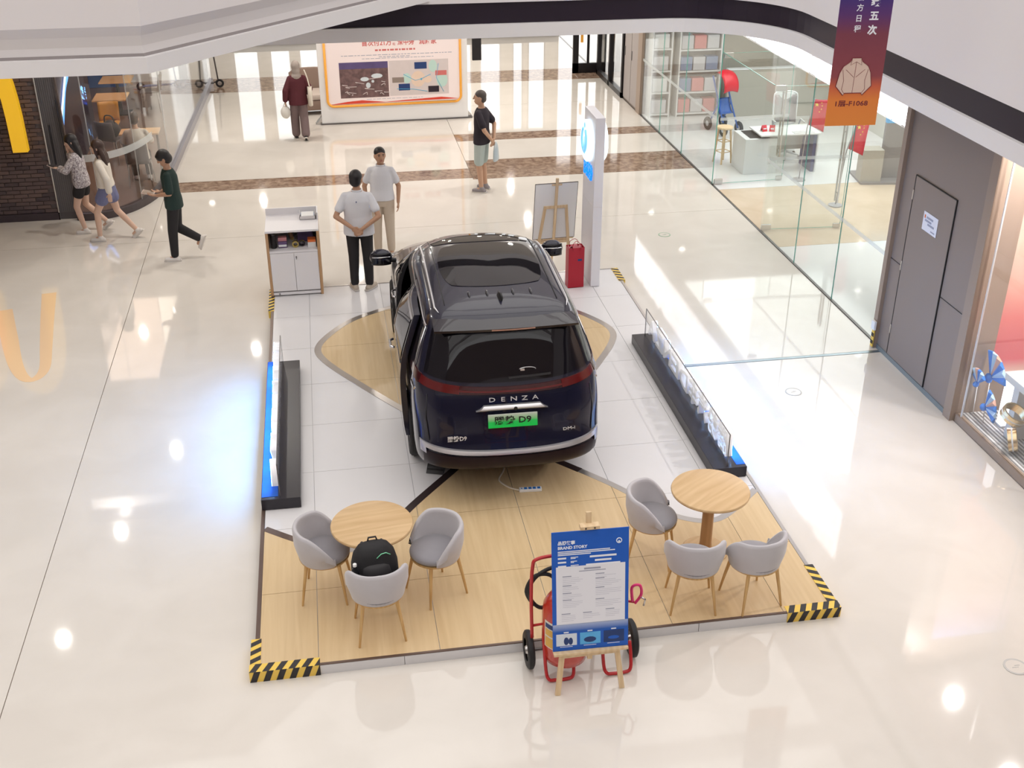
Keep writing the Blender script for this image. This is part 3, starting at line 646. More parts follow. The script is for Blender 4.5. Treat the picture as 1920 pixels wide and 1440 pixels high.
def make_chair():
    t = thing('bucket_chair', '', 'chair', (0, 0, PZ), 0, 'grey velvet bucket chairs on the platform')
    # faces +Y; shell wraps round the back
    n = 40; rings = []
    for i in range(n + 1):
        ph = -122 + 244 * i / n; k = abs(ph) / 122
        top = .735 - .03 * k - (.235 * max(0, (k - .52) / .48) ** 1.7)
        a = R(ph - 90); ca, sa = math.cos(a), math.sin(a); ring_ = []
        bot = .405
        for (u, h) in ((0, bot), (.006, bot + .03), (.024, bot + .10), (.036, bot + .5 * (top - bot)), (.038, top - .03), (.030, top - .006), (.014, top), (-.002, top - .012), (-.004, top - .04), (-.012, bot + .45 * (top - bot)), (-.03, bot + .06), (-.03, bot)):
            r_ = .215 + u; ring_.append((r_ * ca * 1.04, r_ * sa, max(h, bot)))
        rings.append(ring_)
    MB().loft(rings).build('shell', 'velvet_light', t, angle=60)
    MB().lathe([(0, .415), (.19, .415), (.218, .425), (.226, .445), (.215, .468), (.18, .482), (.10, .489), (0, .491)], 40).build('seat', 'velvet_dark', t, angle=60)
    MB().lathe([(0, .380), (.20, .380), (.218, .395), (.222, .408), (0, .415)], 36).build('seat_ring', 'leg_oak', t, angle=40)
    for sx in (-1, 1):
        for sy in (-1, 1):
            MB().tube([(sx * .195, sy * .195, 0), (sx * .168, sy * .168, .20), (sx * .138, sy * .138, .40)], [.0095, .0135, .0175], 12).build('leg', 'leg_oak', t, True, angle=50)
    return t
ch0 = make_chair()
chairs = [(-.275, 8.345, -98, 'grey velvet bucket chair left of the backpack, its dark seat empty'),
          (.155, 7.75, 3, 'grey velvet bucket chair holding the black backpack'),
          (.685, 8.20, 118, 'grey velvet bucket chair right of the backpack, pale seat empty'),
          (2.70, 8.38, -112, 'grey velvet bucket chair between the blue board and the right table'),
          (2.87, 7.68, -10, 'grey velvet bucket chair with its back to the camera, left one at right table'),
          (3.405, 7.64, 12, 'grey velvet bucket chair nearest the right striped corner')]
for i, (x, y, a, lb) in enumerate(chairs):
    o = ch0 if i == 0 else copy_tree(ch0)
    o.location = (x, y, PZ); o.rotation_euler = (0, 0, R(a)); o['label'] = lb
# ------------------------------------------------------------------ backpack and bottle on the front left chair
mat('nylon_black', (.012, .011, .013), .65, bump=.3, bs=400); mat('nylon_black2', (.022, .020, .023), .6); mat('reflect_green', (.25, .75, .45), .4)
bp = thing('backpack', 'black backpack with a green zip line slumped on a grey chair', 'backpack', (.145, 7.79, PZ + .487), R(6))
ringz = []
for (z, rx, ry, yo) in ((.0, .135, .085, 0), (.02, .165, .105, 0), (.10, .178, .115, .0), (.20, .175, .11, .005), (.29, .155, .095, .012), (.35, .115, .07, .02), (.375, .06, .035, .025), (.38, .01, .01, .025)):
    ringz.append([(1.1 * rx * math.copysign(abs(math.cos(R(a))) ** .7, math.cos(R(a))), yo + ry * math.copysign(abs(math.sin(R(a))) ** .8, math.sin(R(a))), z) for a in range(0, 360, 12)])
bpb = MB().loft(ringz).build('pack_body', 'nylon_black', bp, True)
ringz = []
for (z, rx, ry) in ((.03, .10, .02), (.05, .125, .05), (.14, .128, .06), (.21, .11, .045), (.235, .07, .01)):
    ringz.append([(rx * math.cos(R(a)), -.085 + ry * math.sin(R(a)), z) for a in range(0, 360, 15)])
MB().loft(ringz).build('front_pocket', 'nylon_black2', bp, True)
MB().tube([(x, -.092 + .25 * abs(x) ** 1.4 + .03 * (z - .25) * 6, z) for x, z in [(.01, .285), (.05, .315), (.09, .318), (.125, .295)]], .004, 6).build('zip_line', 'reflect_green', bp, True)
for s_ in (-1, 1): MB().tube([(s_ * .08, .10, .33), (s_ * .10, .15, .25), (s_ * .105, .15, .12), (s_ * .11, .10, .02)], .014, 8).build('strap', 'nylon_black2', bp, True)
MB().tube([(-.04, .05, .365), (-.03, .06, .40), (.03, .06, .40), (.04, .05, .365)], .008, 6).build('grab_loop', 'nylon_black2', bp, True)
MB().loft([[(-.160 + .045 * math.cos(R(a)) * k_, -.10 + .042 * math.sin(R(a)) * k_, z_) for a in range(0, 360, 24)] for z_, k_ in ((.05, .8), (.07, 1), (.16, 1.02))]).build('side_pocket', 'nylon_black2', bp, True)
glass('bottle_clear', (.80, .82, .86))
bt = thing('water_bottle', 'small clear water bottle with white cap beside the backpack', 'bottle', (-.018, 7.665, PZ + .487 + .075), 0)
MB().lathe([(0, 0), (.028, 0), (.031, .01), (.031, .13), (.026, .155), (.013, .175), (.013, .185), (0, .185)], 20).build('bottle_body', 'bottle_clear', bt, True)
MB().lathe([(0, .185), (.016, .185), (.016, .205), (.013, .208), (0, .208)], 18).build('cap', 'white_plastic', bt, angle=40)
# ------------------------------------------------------------------ easel with the brand story board
def easel(label, x, y, z, rz, h=1.5):
    t = thing('easel', label, 'easel', (x, y, z), rz)
    lean = .17
    def P(px, hz): return (px, lean * hz, hz)
    for s_ in (-1, 1): MB().bar((s_ * .265, 0, .0), (s_ * .155, lean * .95, .95), .021, .012, (0, 1, 0)).build('leg', 'pale_pine', t)
    MB().bar(P(0, .30), P(0, h), .020, .012, (0, 1, 0)).build('mast', 'pale_pine', t)
    MB().bar((0, lean * .95, .95), (.14, .47, 0), .018, .012, (1, 0, 0)).build('back_leg', 'pale_pine', t)
    MB().bar((-.24, lean * .36 - .008, .36), (.24, lean * .36 - .008, .36), .016, .022, (0, 0, 1)).build('lower_rail', 'pale_pine', t)
    MB().bar((-.30, lean * .40 - .035, .405), (.30, lean * .40 - .035, .405), .035, .010, (0, 0, 1)).build('tray', 'pale_pine', t)
    MB().bar((-.17, lean * .93, .93), (.17, lean * .93, .93), .012, .02, (0, 0, 1)).build('upper_rail', 'pale_pine', t)
    MB().bar((-.075, lean * (h - .10) - .03, h - .10), (.075, lean * (h - .10) - .03, h - .10), .03, .014, (0, 0, 1)).build('top_clamp', 'pale_pine', t)
    for s_ in (-1, 1): MB().lathe([(0, 0), (.007, 0), (.007, .006), (0, .006)], 10, axis='Y').build('clamp_bolt', 'trim_dark', t, loc=(s_ * .035, lean * (h - .1) - .064, h - .10))
    return t
easel('pale pine easel on the floor holding the blue brand board', 1.775, 6.83, 0, R(0), 1.56)
bl = .17; BH = 1.03; BW = .605; bang = math.atan(bl)
bd = thing('poster_board', 'blue and white brand story poster board with three photos along the bottom', 'poster', (1.775, 6.83 + bl * .416 - .035, .416), 0)
bd.rotation_euler = (-bang, 0, R(-1.5))
mat('print_blue', (.004, .10, .52), .45, var=.12, vs=4); mat('print_white', (.82, .82, .88), .5); mat('print_grey', (.35, .36, .45), .5); mat('print_grey2', (.58, .58, .66), .5); mat('print_navy', (.012, .04, .16), .5)
mat('print_sky', (.10, .42, .78), .5, var=.3, vs=9); mat('print_pale', (.66, .72, .80), .5); mat('print_text', (.85, .88, .95), .5)
MB().box(-BW / 2, BW / 2, -.004, .004, 0, BH).build('board', 'print_blue', bd)
def flat(nm, m, x0, x1, z0, z1, d, parent): return MB().box(x0, x1, -d - .0006, -d, z0, z1).build(nm, m, parent)
ramp_mat('print_fade', [(0, (.01, .10, .45)), (.35, (.55, .62, .78)), (.9, (.82, .82, .88)), (1, (.82, .82, .88))], 2, .17, .42)
flat('white_panel', 'print_white', -.27, .275, .23, .735, .0042, bd); flat('fade_panel', 'print_fade', -.30, .30, .16, .235, .0042, bd)
text('品牌故事', .034, 'print_text', bd, (-.255, -.0046, .935), (R(90), 0, 0), ext=.0003, align='LEFT', bold=.0012)
text('BRAND STORY', .034, 'print_text', bd, (-.255, -.0046, .895), (R(90), 0, 0), ext=.0003, align='LEFT', bold=.0012)
rr = random.Random(3)
def lines(x0, x1, z, n, dz, h, m, nm='text_line'):
    for k in range(n):
        xe = x0 + (x1 - x0) * (rr.uniform(.75, 1) if k < n - 1 else rr.uniform(.4, .7)); flat(nm, m, x0, xe, z - k * dz - h, z - k * dz, .0050, bd)
lines(-.255, .25, .868, 3, .014, .008, 'print_text')
for k in range(3):
    zz = .815 - k * .034; flat('text_line', 'print_text', -.255, -.19, zz - .014, zz, .005, bd); lines(-.155, -.09, zz, 2, .010, .006, 'print_text'); w_ = (.21, .13, .27)[k]; flat('text_line', 'print_text', .10 - w_ / 2, .10 + w_ / 2, zz - .016, zz, .005, bd)
flat('text_line', 'print_grey', -.05, .08, .70, .715, .005, bd); flat('text_line', 'print_grey', -.09, .12, .685, .692, .005, bd)
for (x0, x1, z, n) in ((-.22, -.06, .655, 4), (-.22, -.08, .575, 3), (-.22, -.06, .51, 3), (-.22, -.05, .45, 4), (.04, .22, .66, 2), (.04, .25, .62, 4), (.04, .25, .54, 4), (.04, .25, .44, 4), (-.23, -.09, .33, 4), (-.06, .09, .33, 3), (.12, .25, .345, 4)):
    flat('text_line', 'print_grey', x0, x0 + .07, z - .008, z, .005, bd); lines(x0, x1, z - .018, n, .0155, .003, 'print_grey2')
MB().tube([(.225 + .02 * math.cos(R(a)), -.0048, .925 + .02 * math.sin(R(a))) for a in range(0, 360, 20)], .004, 6, closed=True).build('logo_ring', 'print_text', bd); MB().ell((.225, -.005, .915), .008, .001, .012, 10, 6).build('logo_ring', 'print_text', bd)
for k in range(3):
    x0 = -.275 + k * .19
    ph = flat('photo', ('print_pale', 'print_sky', 'print_navy')[k], x0, x0 + .165, .045, .15, .0052, bd)
    flat('caption', 'print_text', x0 + .06, x0 + .10, .157, .167, .0052, bd); flat('caption', 'print_text', x0 + .03, x0 + .13, .033, .037, .0052, bd)
    MB().ell((x0 + .08, -.0064, .085), (.02, .05, .045)[k], .0006, (.035, .025, .016)[k], 12, 6).build('photo_subject', 'print_navy' if k < 2 else 'print_blue', ph)
    if k == 0: MB().ell((x0 + .115, -.0064, .082), .018, .0006, .033, 12, 6).build('photo_subject', 'print_navy', ph)
# ------------------------------------------------------------------ wheeled fire extinguisher behind the board
mat('ext_red', (.52, .035, .018), .25, coat=.6); mat('frame_red', (.50, .025, .03), .3); mat('rubber', (.014, .013, .015), .6); mat('label_gold', (.72, .42, .08), .45); mat('label_white', (.75, .70, .62), .5); mat('tag_pink', (.75, .03, .18), .5)
fx = thing('fire_extinguisher_cart', 'large red wheeled fire extinguisher behind the brand board', 'fire extinguisher', (1.80, 7.11, 0), 0)
tank = MB().lathe([(0, .17), (.10, .18), (.175, .22), (.19, .29), (.195, .40), (.195, .66), (.185, .74), (.15, .80), (.09, .835), (.055, .85), (.055, .92), (0, .93)], 36).build('tank', 'ext_red', fx, True, loc=(-.175, 0, -.05))
MB().lathe([(.0565, 0), (.066, 0), (.066, .05), (.0565, .05)], 24, caps=False).build('collar', 'ext_red', tank, loc=(0, 0, .86), angle=30)
vl = MB().box(-.05, .05, -.03, .03, 0, .06, .01).build('valve', 'black_plastic', fx, loc=(-.175, 0, .875))
MB().tube([(0, 0, .05), (.04, -.03, .10), (.12, -.05, .11)], .012, 8).build('lever', 'black_plastic', vl, True)
def rfr(pts, r_=.0145): return MB().tube(spline(pts, 5), r_, 10)
rfr([(-.44, .06, .33), (-.45, .06, .75), (-.44, .07, 1.02), (-.40, .07, 1.10), (-.2, .07, 1.12), (.1, .07, 1.12), (.22, .07, 1.10), (.26, .07, 1.02), (.27, .06, .75), (.27, .06, .33)]).build('handle_frame', 'frame_red', fx, True)
for (xa, xb) in ((-.36, -.12), (.12, .36)):
    rfr([(xa, -.02, .40), (xa + .01, -.09, .10), (xa + .03, -.125, .03), (xa + .08, -.125, .0155), (xb - .06, -.125, .0155), (xb - .01, -.12, .04), (xb, -.08, .14), (xb, -.02, .25)]).build('foot_loop', 'frame_red', fx, True)
MB().tube([(-.44, .11, .155), (.40, .11, .155)], .013, 8).build('axle', 'steel_dark', fx)
MB().tube([(-.44, .06, .45), (-.30, .05, .47), (-.30, -.03, .47)], .011, 8).build('brace', 'frame_red', fx, True); MB().tube([(.27, .06, .45), (.02, .05, .47)], .011, 8).build('brace', 'frame_red', fx, True)
for s_, xx in ((-1, -.455), (1, .415)):
    wh = MB().lathe([(.095, -.025), (.14, -.03), (.16, -.018), (.163, 0), (.16, .018), (.14, .03), (.095, .025)], 32, axis='X', caps=False).build('wheel', 'rubber', fx, True, loc=(xx, .11, .163), angle=40)
    MB().lathe([(0, -.015), (.03, -.03), (.04, -.012), (.10, -.012), (.10, .012), (.04, .012), (.03, .03), (0, .015)], 24, axis='X', caps=False).build('hub', 'steel', wh, True, angle=40)
MB().tube(spline([(-.10, .02, .96), (-.25, .10, .98), (-.40, .09, .92), (-.46, .09, .80), (-.44, .09, .68), (-.36, .09, .60), (-.26, .10, .66), (-.22, .09, .80), (-.30, .09, .92), (-.42, .11, .90), (-.48, .11, .76), (-.42, .11, .62)], 6), .016, 10).build('hose', 'rubber', fx, True)
MB().tube(spline([(.40, .02, .60), (.44, .0, .70), (.42, -.01, .80), (.36, .0, .78), (.37, .0, .64)], 6), .012, 8).build('hose_end', 'tag_pink', fx, True)
MB().tube([(.43, 0, .68), (.47, -.02, .66), (.46, -.02, .60)], .008, 8).build('nozzle', 'steel', fx, True); MB().tube([(.27, .06, .62), (.39, .01, .62)], .010, 8).build('hose_hook', 'frame_red', fx, True)
def tank_label(z0, z1, a0, a1, m, off=.002):
    return MB().grid(lambda a, b: (-.175 + (.195 + off) * math.cos(R(a0 + (a1 - a0) * a)), (.195 + off) * math.sin(R(a0 + (a1 - a0) * a)), z0 - .05 + (z1 - z0) * b), 12, 2).build('tank_label', m, fx, True)
tank_label(.40, .66, -160, -70, 'label_white'); tank_label(.595, .64, -157, -73, 'print_navy', .003); tank_label(.41, .505, -157, -73, 'label_gold', .003); tank_label(.52, .585, -157, -73, 'label_gold', .003)
# ------------------------------------------------------------------ far easel with a board seen from behind
easel('pale pine easel with a white board turned away, behind the red bag', 3.23, 15.74, PZ, R(183), 1.38)
b2 = thing('display_board', 'thin white display board with dark rim turned away on the far easel', 'poster', (3.23, 15.74 - .06, PZ + .417), R(183)); b2.rotation_euler = (-math.atan(.17), 0, R(183))
MB().box(-.315, .315, .0, .008, 0, .90).build('board', 'white_plastic', b2); 
for (a, b_, c_, d_) in ((-.318, .318, -.003, .004), (-.318, .318, .896, .903), (-.318, -.312, 0, .9), (.312, .318, 0, .9)): MB().box(a, b_, -.001, .009, c_, d_).build('rim', 'trim_dark', b2)
# ------------------------------------------------------------------ red gift bag
mat('bag_red', (.42, .004, .022), .35); mat('tissue', (.70, .25, .28), .4)
rb = thing('gift_bag', 'tall glossy red paper bag standing in front of the white pylon', 'bag', (3.375, 14.83, PZ), R(4))
bg = MB()
for (a, b_, c_, d_) in ((-.115, .115, -.075, -.073), (-.115, .115, .073, .075), (-.115, -.113, -.075, .075), (.113, .115, -.075, .075)): bg.box(a, b_, c_, d_, 0, .60)
bg.box(-.115, .115, -.075, .075, 0, .003).build('bag_body', 'bag_red', rb)
for s_ in (-1, 1): MB().tube(spline([(-.05, s_ * .078, .56), (-.06, s_ * .078, .64), (0, s_ * .05, .69), (.06, s_ * .078, .64), (.05, s_ * .078, .56)], 5), .004, 6).build('handle', 'bag_red', rb, True)
rr = random.Random(5)
MB().grid(lambda a, b: (-.11 + .22 * a, -.07 + .14 * b, .56 + .05 * math.sin(9 * a + 4 * b) + .03 * math.cos(13 * b - 5 * a)), 10, 8).build('tissue_paper', 'tissue', rb)
MB().box(.02, .08, -.0765, -.075, .40, .43).build('logo', 'print_navy', rb)
# ------------------------------------------------------------------ illuminated brand pylon
mat('pylon_white', (.80, .79, .84), .35); mat('disc_glow', (.75, .9, 1), .4, emit=1.0, ecol=(.80, .93, 1)); mat('blue_glow', (.01, .22, .85), .4, emit=.9, ecol=(.01, .26, 1)); mat('logo_blue', (.18, .52, .85), .4, emit=.55, ecol=(.25, .62, 1))
py = thing('brand_pylon', 'tall white pylon with lit round logo discs and blue lettering', 'sign', (3.66, 15.09, PZ), R(0))
MB().box(-.065, .065, -.34, .34, 0, 2.42, .006).build('pillar', 'pylon_white', py)
for s_ in (-1, 1):
    d = MB().lathe([(0, 0), (.26, 0), (.285, .015), (.285, .05), (.26, .07), (0, .07)], 44, axis='X').build('logo_disc', 'disc_glow', py, loc=(s_ * .065 if s_ > 0 else -.065, .0, 2.03), rot=(0, 0, 0 if s_ > 0 else math.pi), angle=40)
    MB().tube([(.073, .13 * math.cos(R(a)), .02 + .16 * math.sin(R(a))) for a in range(120, 421, 15)], .022, 8).build('logo_mark', 'logo_blue', d, True)
    MB().loft([[(.071, -.045, -.17), (.071, .045, -.17), (.071, .0, .06)], [(.080, -.045, -.17), (.080, .045, -.17), (.080, .0, .06)]]).build('logo_mark', 'logo_blue', d); MB().ell((.075, 0, .215), .008, .03, .04, 12, 8).build('logo_mark', 'logo_blue', d, True)
    text('腾势', .22, 'blue_glow', py, (s_ * .068, 0, 1.60), (R(90), 0, R(90) * s_), 'lettering', .015, bold=.006, fit=.50)
for z in (1.18,): MB().box(-.066, .066, -.341, .341, z, z + .004).build('seam', 'grey_cove', py)
# ------------------------------------------------------------------ white counter cabinet
wood('cab_oak', (.42, .24, .12), (.52, .32, .17), 'Z', 14, .45); mat('cab_white', (.79, .77, .79), .4)
cb = thing('counter_cabinet', 'white reception cabinet with oak sides and an open upper shelf', 'cabinet', (-.53, 15.46, PZ), 0)
for s_ in (-1, 1): MB().box(s_ * .345 - .018, s_ * .345 + .018, -.34, .34, 0, .935).build('side_panel', 'cab_oak', cb)
MB().box(-.327, .327, -.33, .34, .015, .055).build('plinth', 'cab_white', cb); MB().box(-.327, .327, -.30, .34, .055, .06).box(-.327, .327, .30, .34, .06, .92).build('carcass', 'cab_white', cb)
MB().box(-.327, .327, -.335, .30, .64, .67).build('shelf', 'cab_white', cb)
MB().box(-.363, .363, -.345, .345, .935, .965, .003).build('worktop', 'cab_white', cb)
MB().box(-.363, .363, .335, .353, .0, 1.06).box(.345, .363, .05, .335, .965, 1.06).build('upstand', 'cab_white', cb)
for s_, x0, x1 in ((-1, -.325, -.002), (1, .002, .325)):
    dd = MB().box(x0, x1, -.338, -.32, .075, .635, .002).build('door', 'cab_white', cb)
    if s_ > 0: MB().lathe([(0, 0), (.009, 0), (.009, .012), (0, .012)], 12, axis='Y').build('lock', 'steel_dark', dd, loc=(.03, -.35, .575)); MB().box(-.004, .004, -.005, 0, -.03, 0).build('key', 'steel_dark', dd, loc=(.03, -.345, .572))
MB().box(-.25, -.235, -.342, -.335, .025, .045).build('lock', 'steel_dark', cb)
# things on the counter and in its shelf
mat('paper_white', (.80, .80, .80), .6); mat('orange_card', (.75, .16, .03), .5); mat('purple_box', (.13, .08, .20), .5); mat('tape_gold', (.45, .34, .10), .5); mat('pink_print', (.70, .30, .32), .5)
CX, CY, CZ = -.53, 15.46, PZ
pr = thing('leaflet_tray', 'clear tray of white leaflets on the counter top', 'tray', (CX + .22, CY + .16, CZ + .965))
MB().box(-.11, .11, -.10, .12, 0, .006).box(-.11, -.104, -.10, .12, 0, .07).box(.104, .11, -.10, .12, 0, .07).box(-.11, .11, -.10, -.094, 0, .05).build('tray', 'grey_cove', pr)
for k in range(3): MB().box(-.095 + .004 * k, .095 - .003 * k, -.085, .10, .008 + .016 * k, .02 + .016 * k).build('leaflet', ('paper_white', 'print_sky', 'paper_white')[k], pr)
S0 = CZ + .67
th = thing('thermos', 'black cylindrical flask at the left of the cabinet shelf', 'flask', (CX - .265, CY - .20, S0)); MB().lathe([(0, 0), (.036, 0), (.038, .01), (.038, .17), (.03, .185), (0, .185)], 20).build('flask_body', 'black_plastic', th, True); MB().lathe([(0, .185), (.028, .185), (.028, .215), (0, .22)], 20).build('cap', 'steel_dark', th, True)
bx = thing('card_reader', 'dark payment terminal with white screen on the cabinet shelf', 'device', (CX - .145, CY - .17, S0)); MB().box(-.06, .06, -.05, .08, 0, .09, .008).build('case', 'purple_box', bx); MB().box(-.055, .055, -.055, -.049, .02, .05).build('screen', 'white_plastic', bx); MB().box(-.058, .058, -.02, .06, .09, .14).build('paper_roll', 'pink_print', bx)
tr = thing('hazard_tape_roll', 'roll of black and yellow tape lying on the cabinet shelf', 'tape', (CX + .03, CY - .20, S0 + .045)); MB().lathe([(.028, -.03), (.045, -.03), (.045, .03), (.028, .03), (.028, -.03)], 24, axis='Y', caps=False).build('tape_ring', 'tape_gold', tr, angle=40); MB().lathe([(.0452, -.01), (.0458, -.01), (.0458, .012), (.0452, .012)], 24, axis='Y', caps=False).build('stripe', 'tape_black', tr)
tr2 = thing('hazard_tape_roll', 'second tape roll standing behind the first on the cabinet shelf', 'tape', (CX + .12, CY - .17, S0 + .04)); MB().lathe([(.028, -.025), (.04, -.025), (.04, .025), (.028, .025), (.028, -.025)], 24, axis='Y', caps=False).build('tape_ring', 'tape_black', tr2, angle=40); MB().lathe([(.0402, -.01), (.0408, -.01), (.0408, .012), (.0402, .012)], 24, axis='Y', caps=False).build('stripe', 'tape_gold', tr2)
wb = thing('card_box', 'small white box with orange top at the right of the cabinet shelf', 'box', (CX + .255, CY - .19, S0)); MB().box(-.055, .055, -.06, .06, 0, .075).build('box_body', 'paper_white', wb); MB().box(-.055, .055, -.06, .06, .075, .11).build('box_lid', 'orange_card', wb)
kb = thing('kraft_tube', 'brown cardboard tube leaning inside the cabinet shelf', 'tube', (CX - .02, CY - .02, S0)); MB().tube([(0, .10, .03), (-.06, .22, .2)], .03, 14).build('tube_wall', 'cab_oak', kb); MB().lathe([(0, 0), (.031, 0), (.031, .004), (0, .004)], 14, axis='Y').build('end_cap', 'tape_gold', kb, loc=(0, .098, .03))
pb = thing('storage_box', 'dark purple storage box at the back of the cabinet shelf', 'box', (CX + .17, CY + .10, S0)); MB().box(-.11, .11, -.10, .12, 0, .16, .005).build('box_body', 'purple_box', pb); MB().box(-.115, .115, -.105, .125, .16, .18).build('lid', 'nylon_black2', pb)
# ------------------------------------------------------------------ illuminated letter boxes on both platform sides
mat('sign_black', (.016, .013, .020), .30); mat('letter_white', (.80, .79, .82), .35, emit=.35); mat('letter_glow', (.6, .8, 1), .4, emit=40.0, ecol=(.16, .46, 1)); mat('top_blue', (.005, .10, .50), .7, var=.2, vs=9)
def letter_box(label, x0, x1, y0, y1, xg, face, body_txt):
    cx, cy = (x0 + x1) / 2, (y0 + y1) / 2
    t = thing('letter_sign', label, 'sign', (cx, cy, PZ), 0)
    MB().box(x0 - cx, x1 - cx, y0 - cy, y1 - cy, 0, .12, .004).build('base_box', 'sign_black', t)
    gh = .37
    xo = (xg, x1 - .006) if face > 0 else (x0 + .006, xg)
    MB().box(xo[0] - cx + .10 * (face > 0), xo[1] - cx - .02 * (face < 0), y0 - cy + .05, y1 - cy - .006, .12, .123).build('blue_top', 'top_blue', t)  # blue strip on the outer part of the box top
    pane = MB().box(xg - cx - .004, xg - cx + .004, y0 - cy + .05, y1 - cy - .05, .12, .12 + gh).build('acrylic_panel', 'clear_glass', t)
    for (a, b_, c_, d_) in ((y0 - cy + .05, y1 - cy - .05, .12 + gh - .004, .12 + gh + .001), (y0 - cy + .047, y0 - cy + .052, .12, .12 + gh), (y1 - cy - .052, y1 - cy - .047, .12, .12 + gh)):
        MB().box(xg - cx - .005, xg - cx + .005, a, b_, c_, d_).build('panel_edge', 'steel_dark', pane)
    n = len(body_txt); L_ = (y1 - y0 - .22); st = L_ / n
    for i, ch in enumerate(body_txt):
        yy = (y0 - cy + .11 + st * (i + .5)) if face > 0 else (y1 - cy - .11 - st * (i + .5))
        l_ = text(ch, .31, 'letter_white', t, (xg - cx + face * .04, yy, .12 + .17), (R(90), 0, R(90) * face), 'letter', .032, fit=st * .88, bold=.006)
        f_ = text(ch, .31, 'letter_glow', l_, (0, 0, .0335), (0, 0, 0), 'letter_face', .001, fit=None, bold=.004)
        f_.name = 'letter_face'
    return t
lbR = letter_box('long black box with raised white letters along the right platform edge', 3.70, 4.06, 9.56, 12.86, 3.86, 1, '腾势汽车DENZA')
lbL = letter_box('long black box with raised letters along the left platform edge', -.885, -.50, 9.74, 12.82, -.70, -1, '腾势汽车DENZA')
# ------------------------------------------------------------------ power strip, cable and wheel chock
mat('strip_white', (.80, .82, .85), .35); mat('socket_blue', (.02, .16, .55), .4); mat('cable', (.86, .78, .66), .5)
ps = thing('power_strip', 'white power strip with blue sockets lying behind the van', 'power strip', (1.80, 9.66, PZ), R(-4))
MB().box(-.115, .115, -.028, .028, 0, .032, .006).build('strip_body', 'strip_white', ps)
for k in range(4): MB().box(-.065 + k * .045, -.035 + k * .045, -.018, .018, .0322, .034).build('socket', 'socket_blue', ps)
MB().lathe([(0, .0322), (.008, .0322), (.008, .035), (0, .035)], 12).build('switch', 'socket_blue', ps, loc=(-.09, 0, 0))
MB().tube(spline([(-.115, 0, .012), (-.22, .08, .006), (-.30, .22, .006), (-.24, .40, .006), (-.23, .52, .03), (-.28, .58, .05), (-.22, .62, .04), (-.30, .66, .12), (-.27, .70, .33)], 6), .0085, 8).build('power_cord', 'cable', ps, True)
wc = thing('wheel_chock', 'black wedge block on the platform behind the left rear wheel', 'wheel chock', (.90, 10.22, PZ), R(-20))
MB().loft([[(x, -.09, 0), (x, .10, 0), (x, .07, .09), (x, .02, .10)] for x in (-.09, .09)]).build('wedge', 'black_plastic', wc)
for k in range(3): MB().box(-.085, .085, -.06 + k * .03, -.05 + k * .03, .02 + k * .03, .04 + k * .03).build('grip_rib', 'rubber', wc)
# ------------------------------------------------------------------ right-hand glass store
GX = 6.90
def pane(nm, m, parent, y0, y1, z0, z1, x=0, th=.006): return MB().box(x - th, x + th, y0, y1, z0, z1).build(nm, m, parent)
gw = struct(MB().box(GX - .02, GX + .02, 12.5, 16.82, 0, .012).box(GX - .02, GX + .02, 19.25, 24.22, 0, .012).build('window_1', 'steel_dark'))
for (a, b) in ((24.22, 22.75), (22.75, 21.2), (21.2, 19.27), (16.8, 15.35), (15.35, 13.95), (13.95, 12.52)):
    p = MB().box(GX - .006, GX + .006, b + .004, a - .004, .012, 2.80).build('glass_pane', 'shop_glass', gw)
    MB().box(GX - .0075, GX + .0075, b + .003, b + .007, .012, 2.80).build('pane_edge', 'glass_edge', p)
    MB().box(GX - .0085, GX - .0065, b, a, 1.17, 1.225).build('safety_strip', 'frost', p)
# glass above the doorway, doors standing open inward
p = MB().box(GX - .006, GX + .006, 16.82, 19.24, 2.36, 2.80).build('transom_pane', 'shop_glass', gw)
MB().box(GX - .0075, GX + .0075, 16.82, 19.24, 2.355, 2.362).build('pane_edge', 'glass_edge', p)
for n_, (yh, lb) in enumerate(((19.24, 'frameless glass door leaf standing open beside the wooden stool'), (16.82, 'frameless glass door leaf with long steel handles standing open into the store'))):
    d = struct(MB().box(0.02, 1.32, -.006, .006, .02, 2.34).build('door_%d' % (n_ + 1), 'shop_glass', loc=(GX + .02, yh, 0), rot=(0, 0, R(3 if n_ == 0 else -4))), lb)
    for (za, zb) in ((.012, .10), (2.26, 2.35)): MB().box(0, .16, -.018, .018, za, zb, .003).build('patch_fitting', 'steel', d)
    MB().box(1.2, 1.32, -.016, .016, .012, .08, .003).build('patch_fitting', 'steel', d)
    for s_ in (-1, 1): MB().tube([(1.20, s_ * .055, .45), (1.20, s_ * .055, 1.75)], .016, 12).build('pull_handle', 'steel', d); 
    for z in (.6, 1.6): MB().tube([(1.20, -.055, z), (1.20, .055, z)], .010, 8).build('handle_fixing', 'steel', d)
    MB().box(1.316, 1.322, -.0065, .0065, .02, 2.34).build('pane_edge', 'glass_edge', d); MB().box(.02, 1.32, -.0065, .0065, .017, .021).build('pane_edge', 'glass_edge', d); MB().box(.02, 1.32, -.0065, .0065, 2.338, 2.342).build('pane_edge', 'glass_edge', d)
    MB().box(.02, 1.32, -.0085, -.0065, 1.17, 1.225).build('safety_strip', 'frost', d)
# backlit white fascia above the glass: row of panels with dark gaps
sg = thing('light_fascia', 'long row of glowing white panels above the glass shopfront', 'sign', (GX + .10, 18.55, 2.80))
MB().box(-.06, .10, -6.0, 5.62, 0, .9).build('backing', 'white_paint', sg)
rr = random.Random(11); y = -5.98
while y < 5.55:
    w_ = rr.uniform(.17, .30); z_ = .0
    while z_ < .80:
        h_ = rr.uniform(.14, .30); MB().box(-.085 + rr.uniform(-.012, .012), -.062, y, min(y + w_ - rr.uniform(.02, .06), 5.60), z_, min(z_ + h_ - .025, .88)).build('light_panel', 'panel_glow', sg); z_ += h_
    y += w_
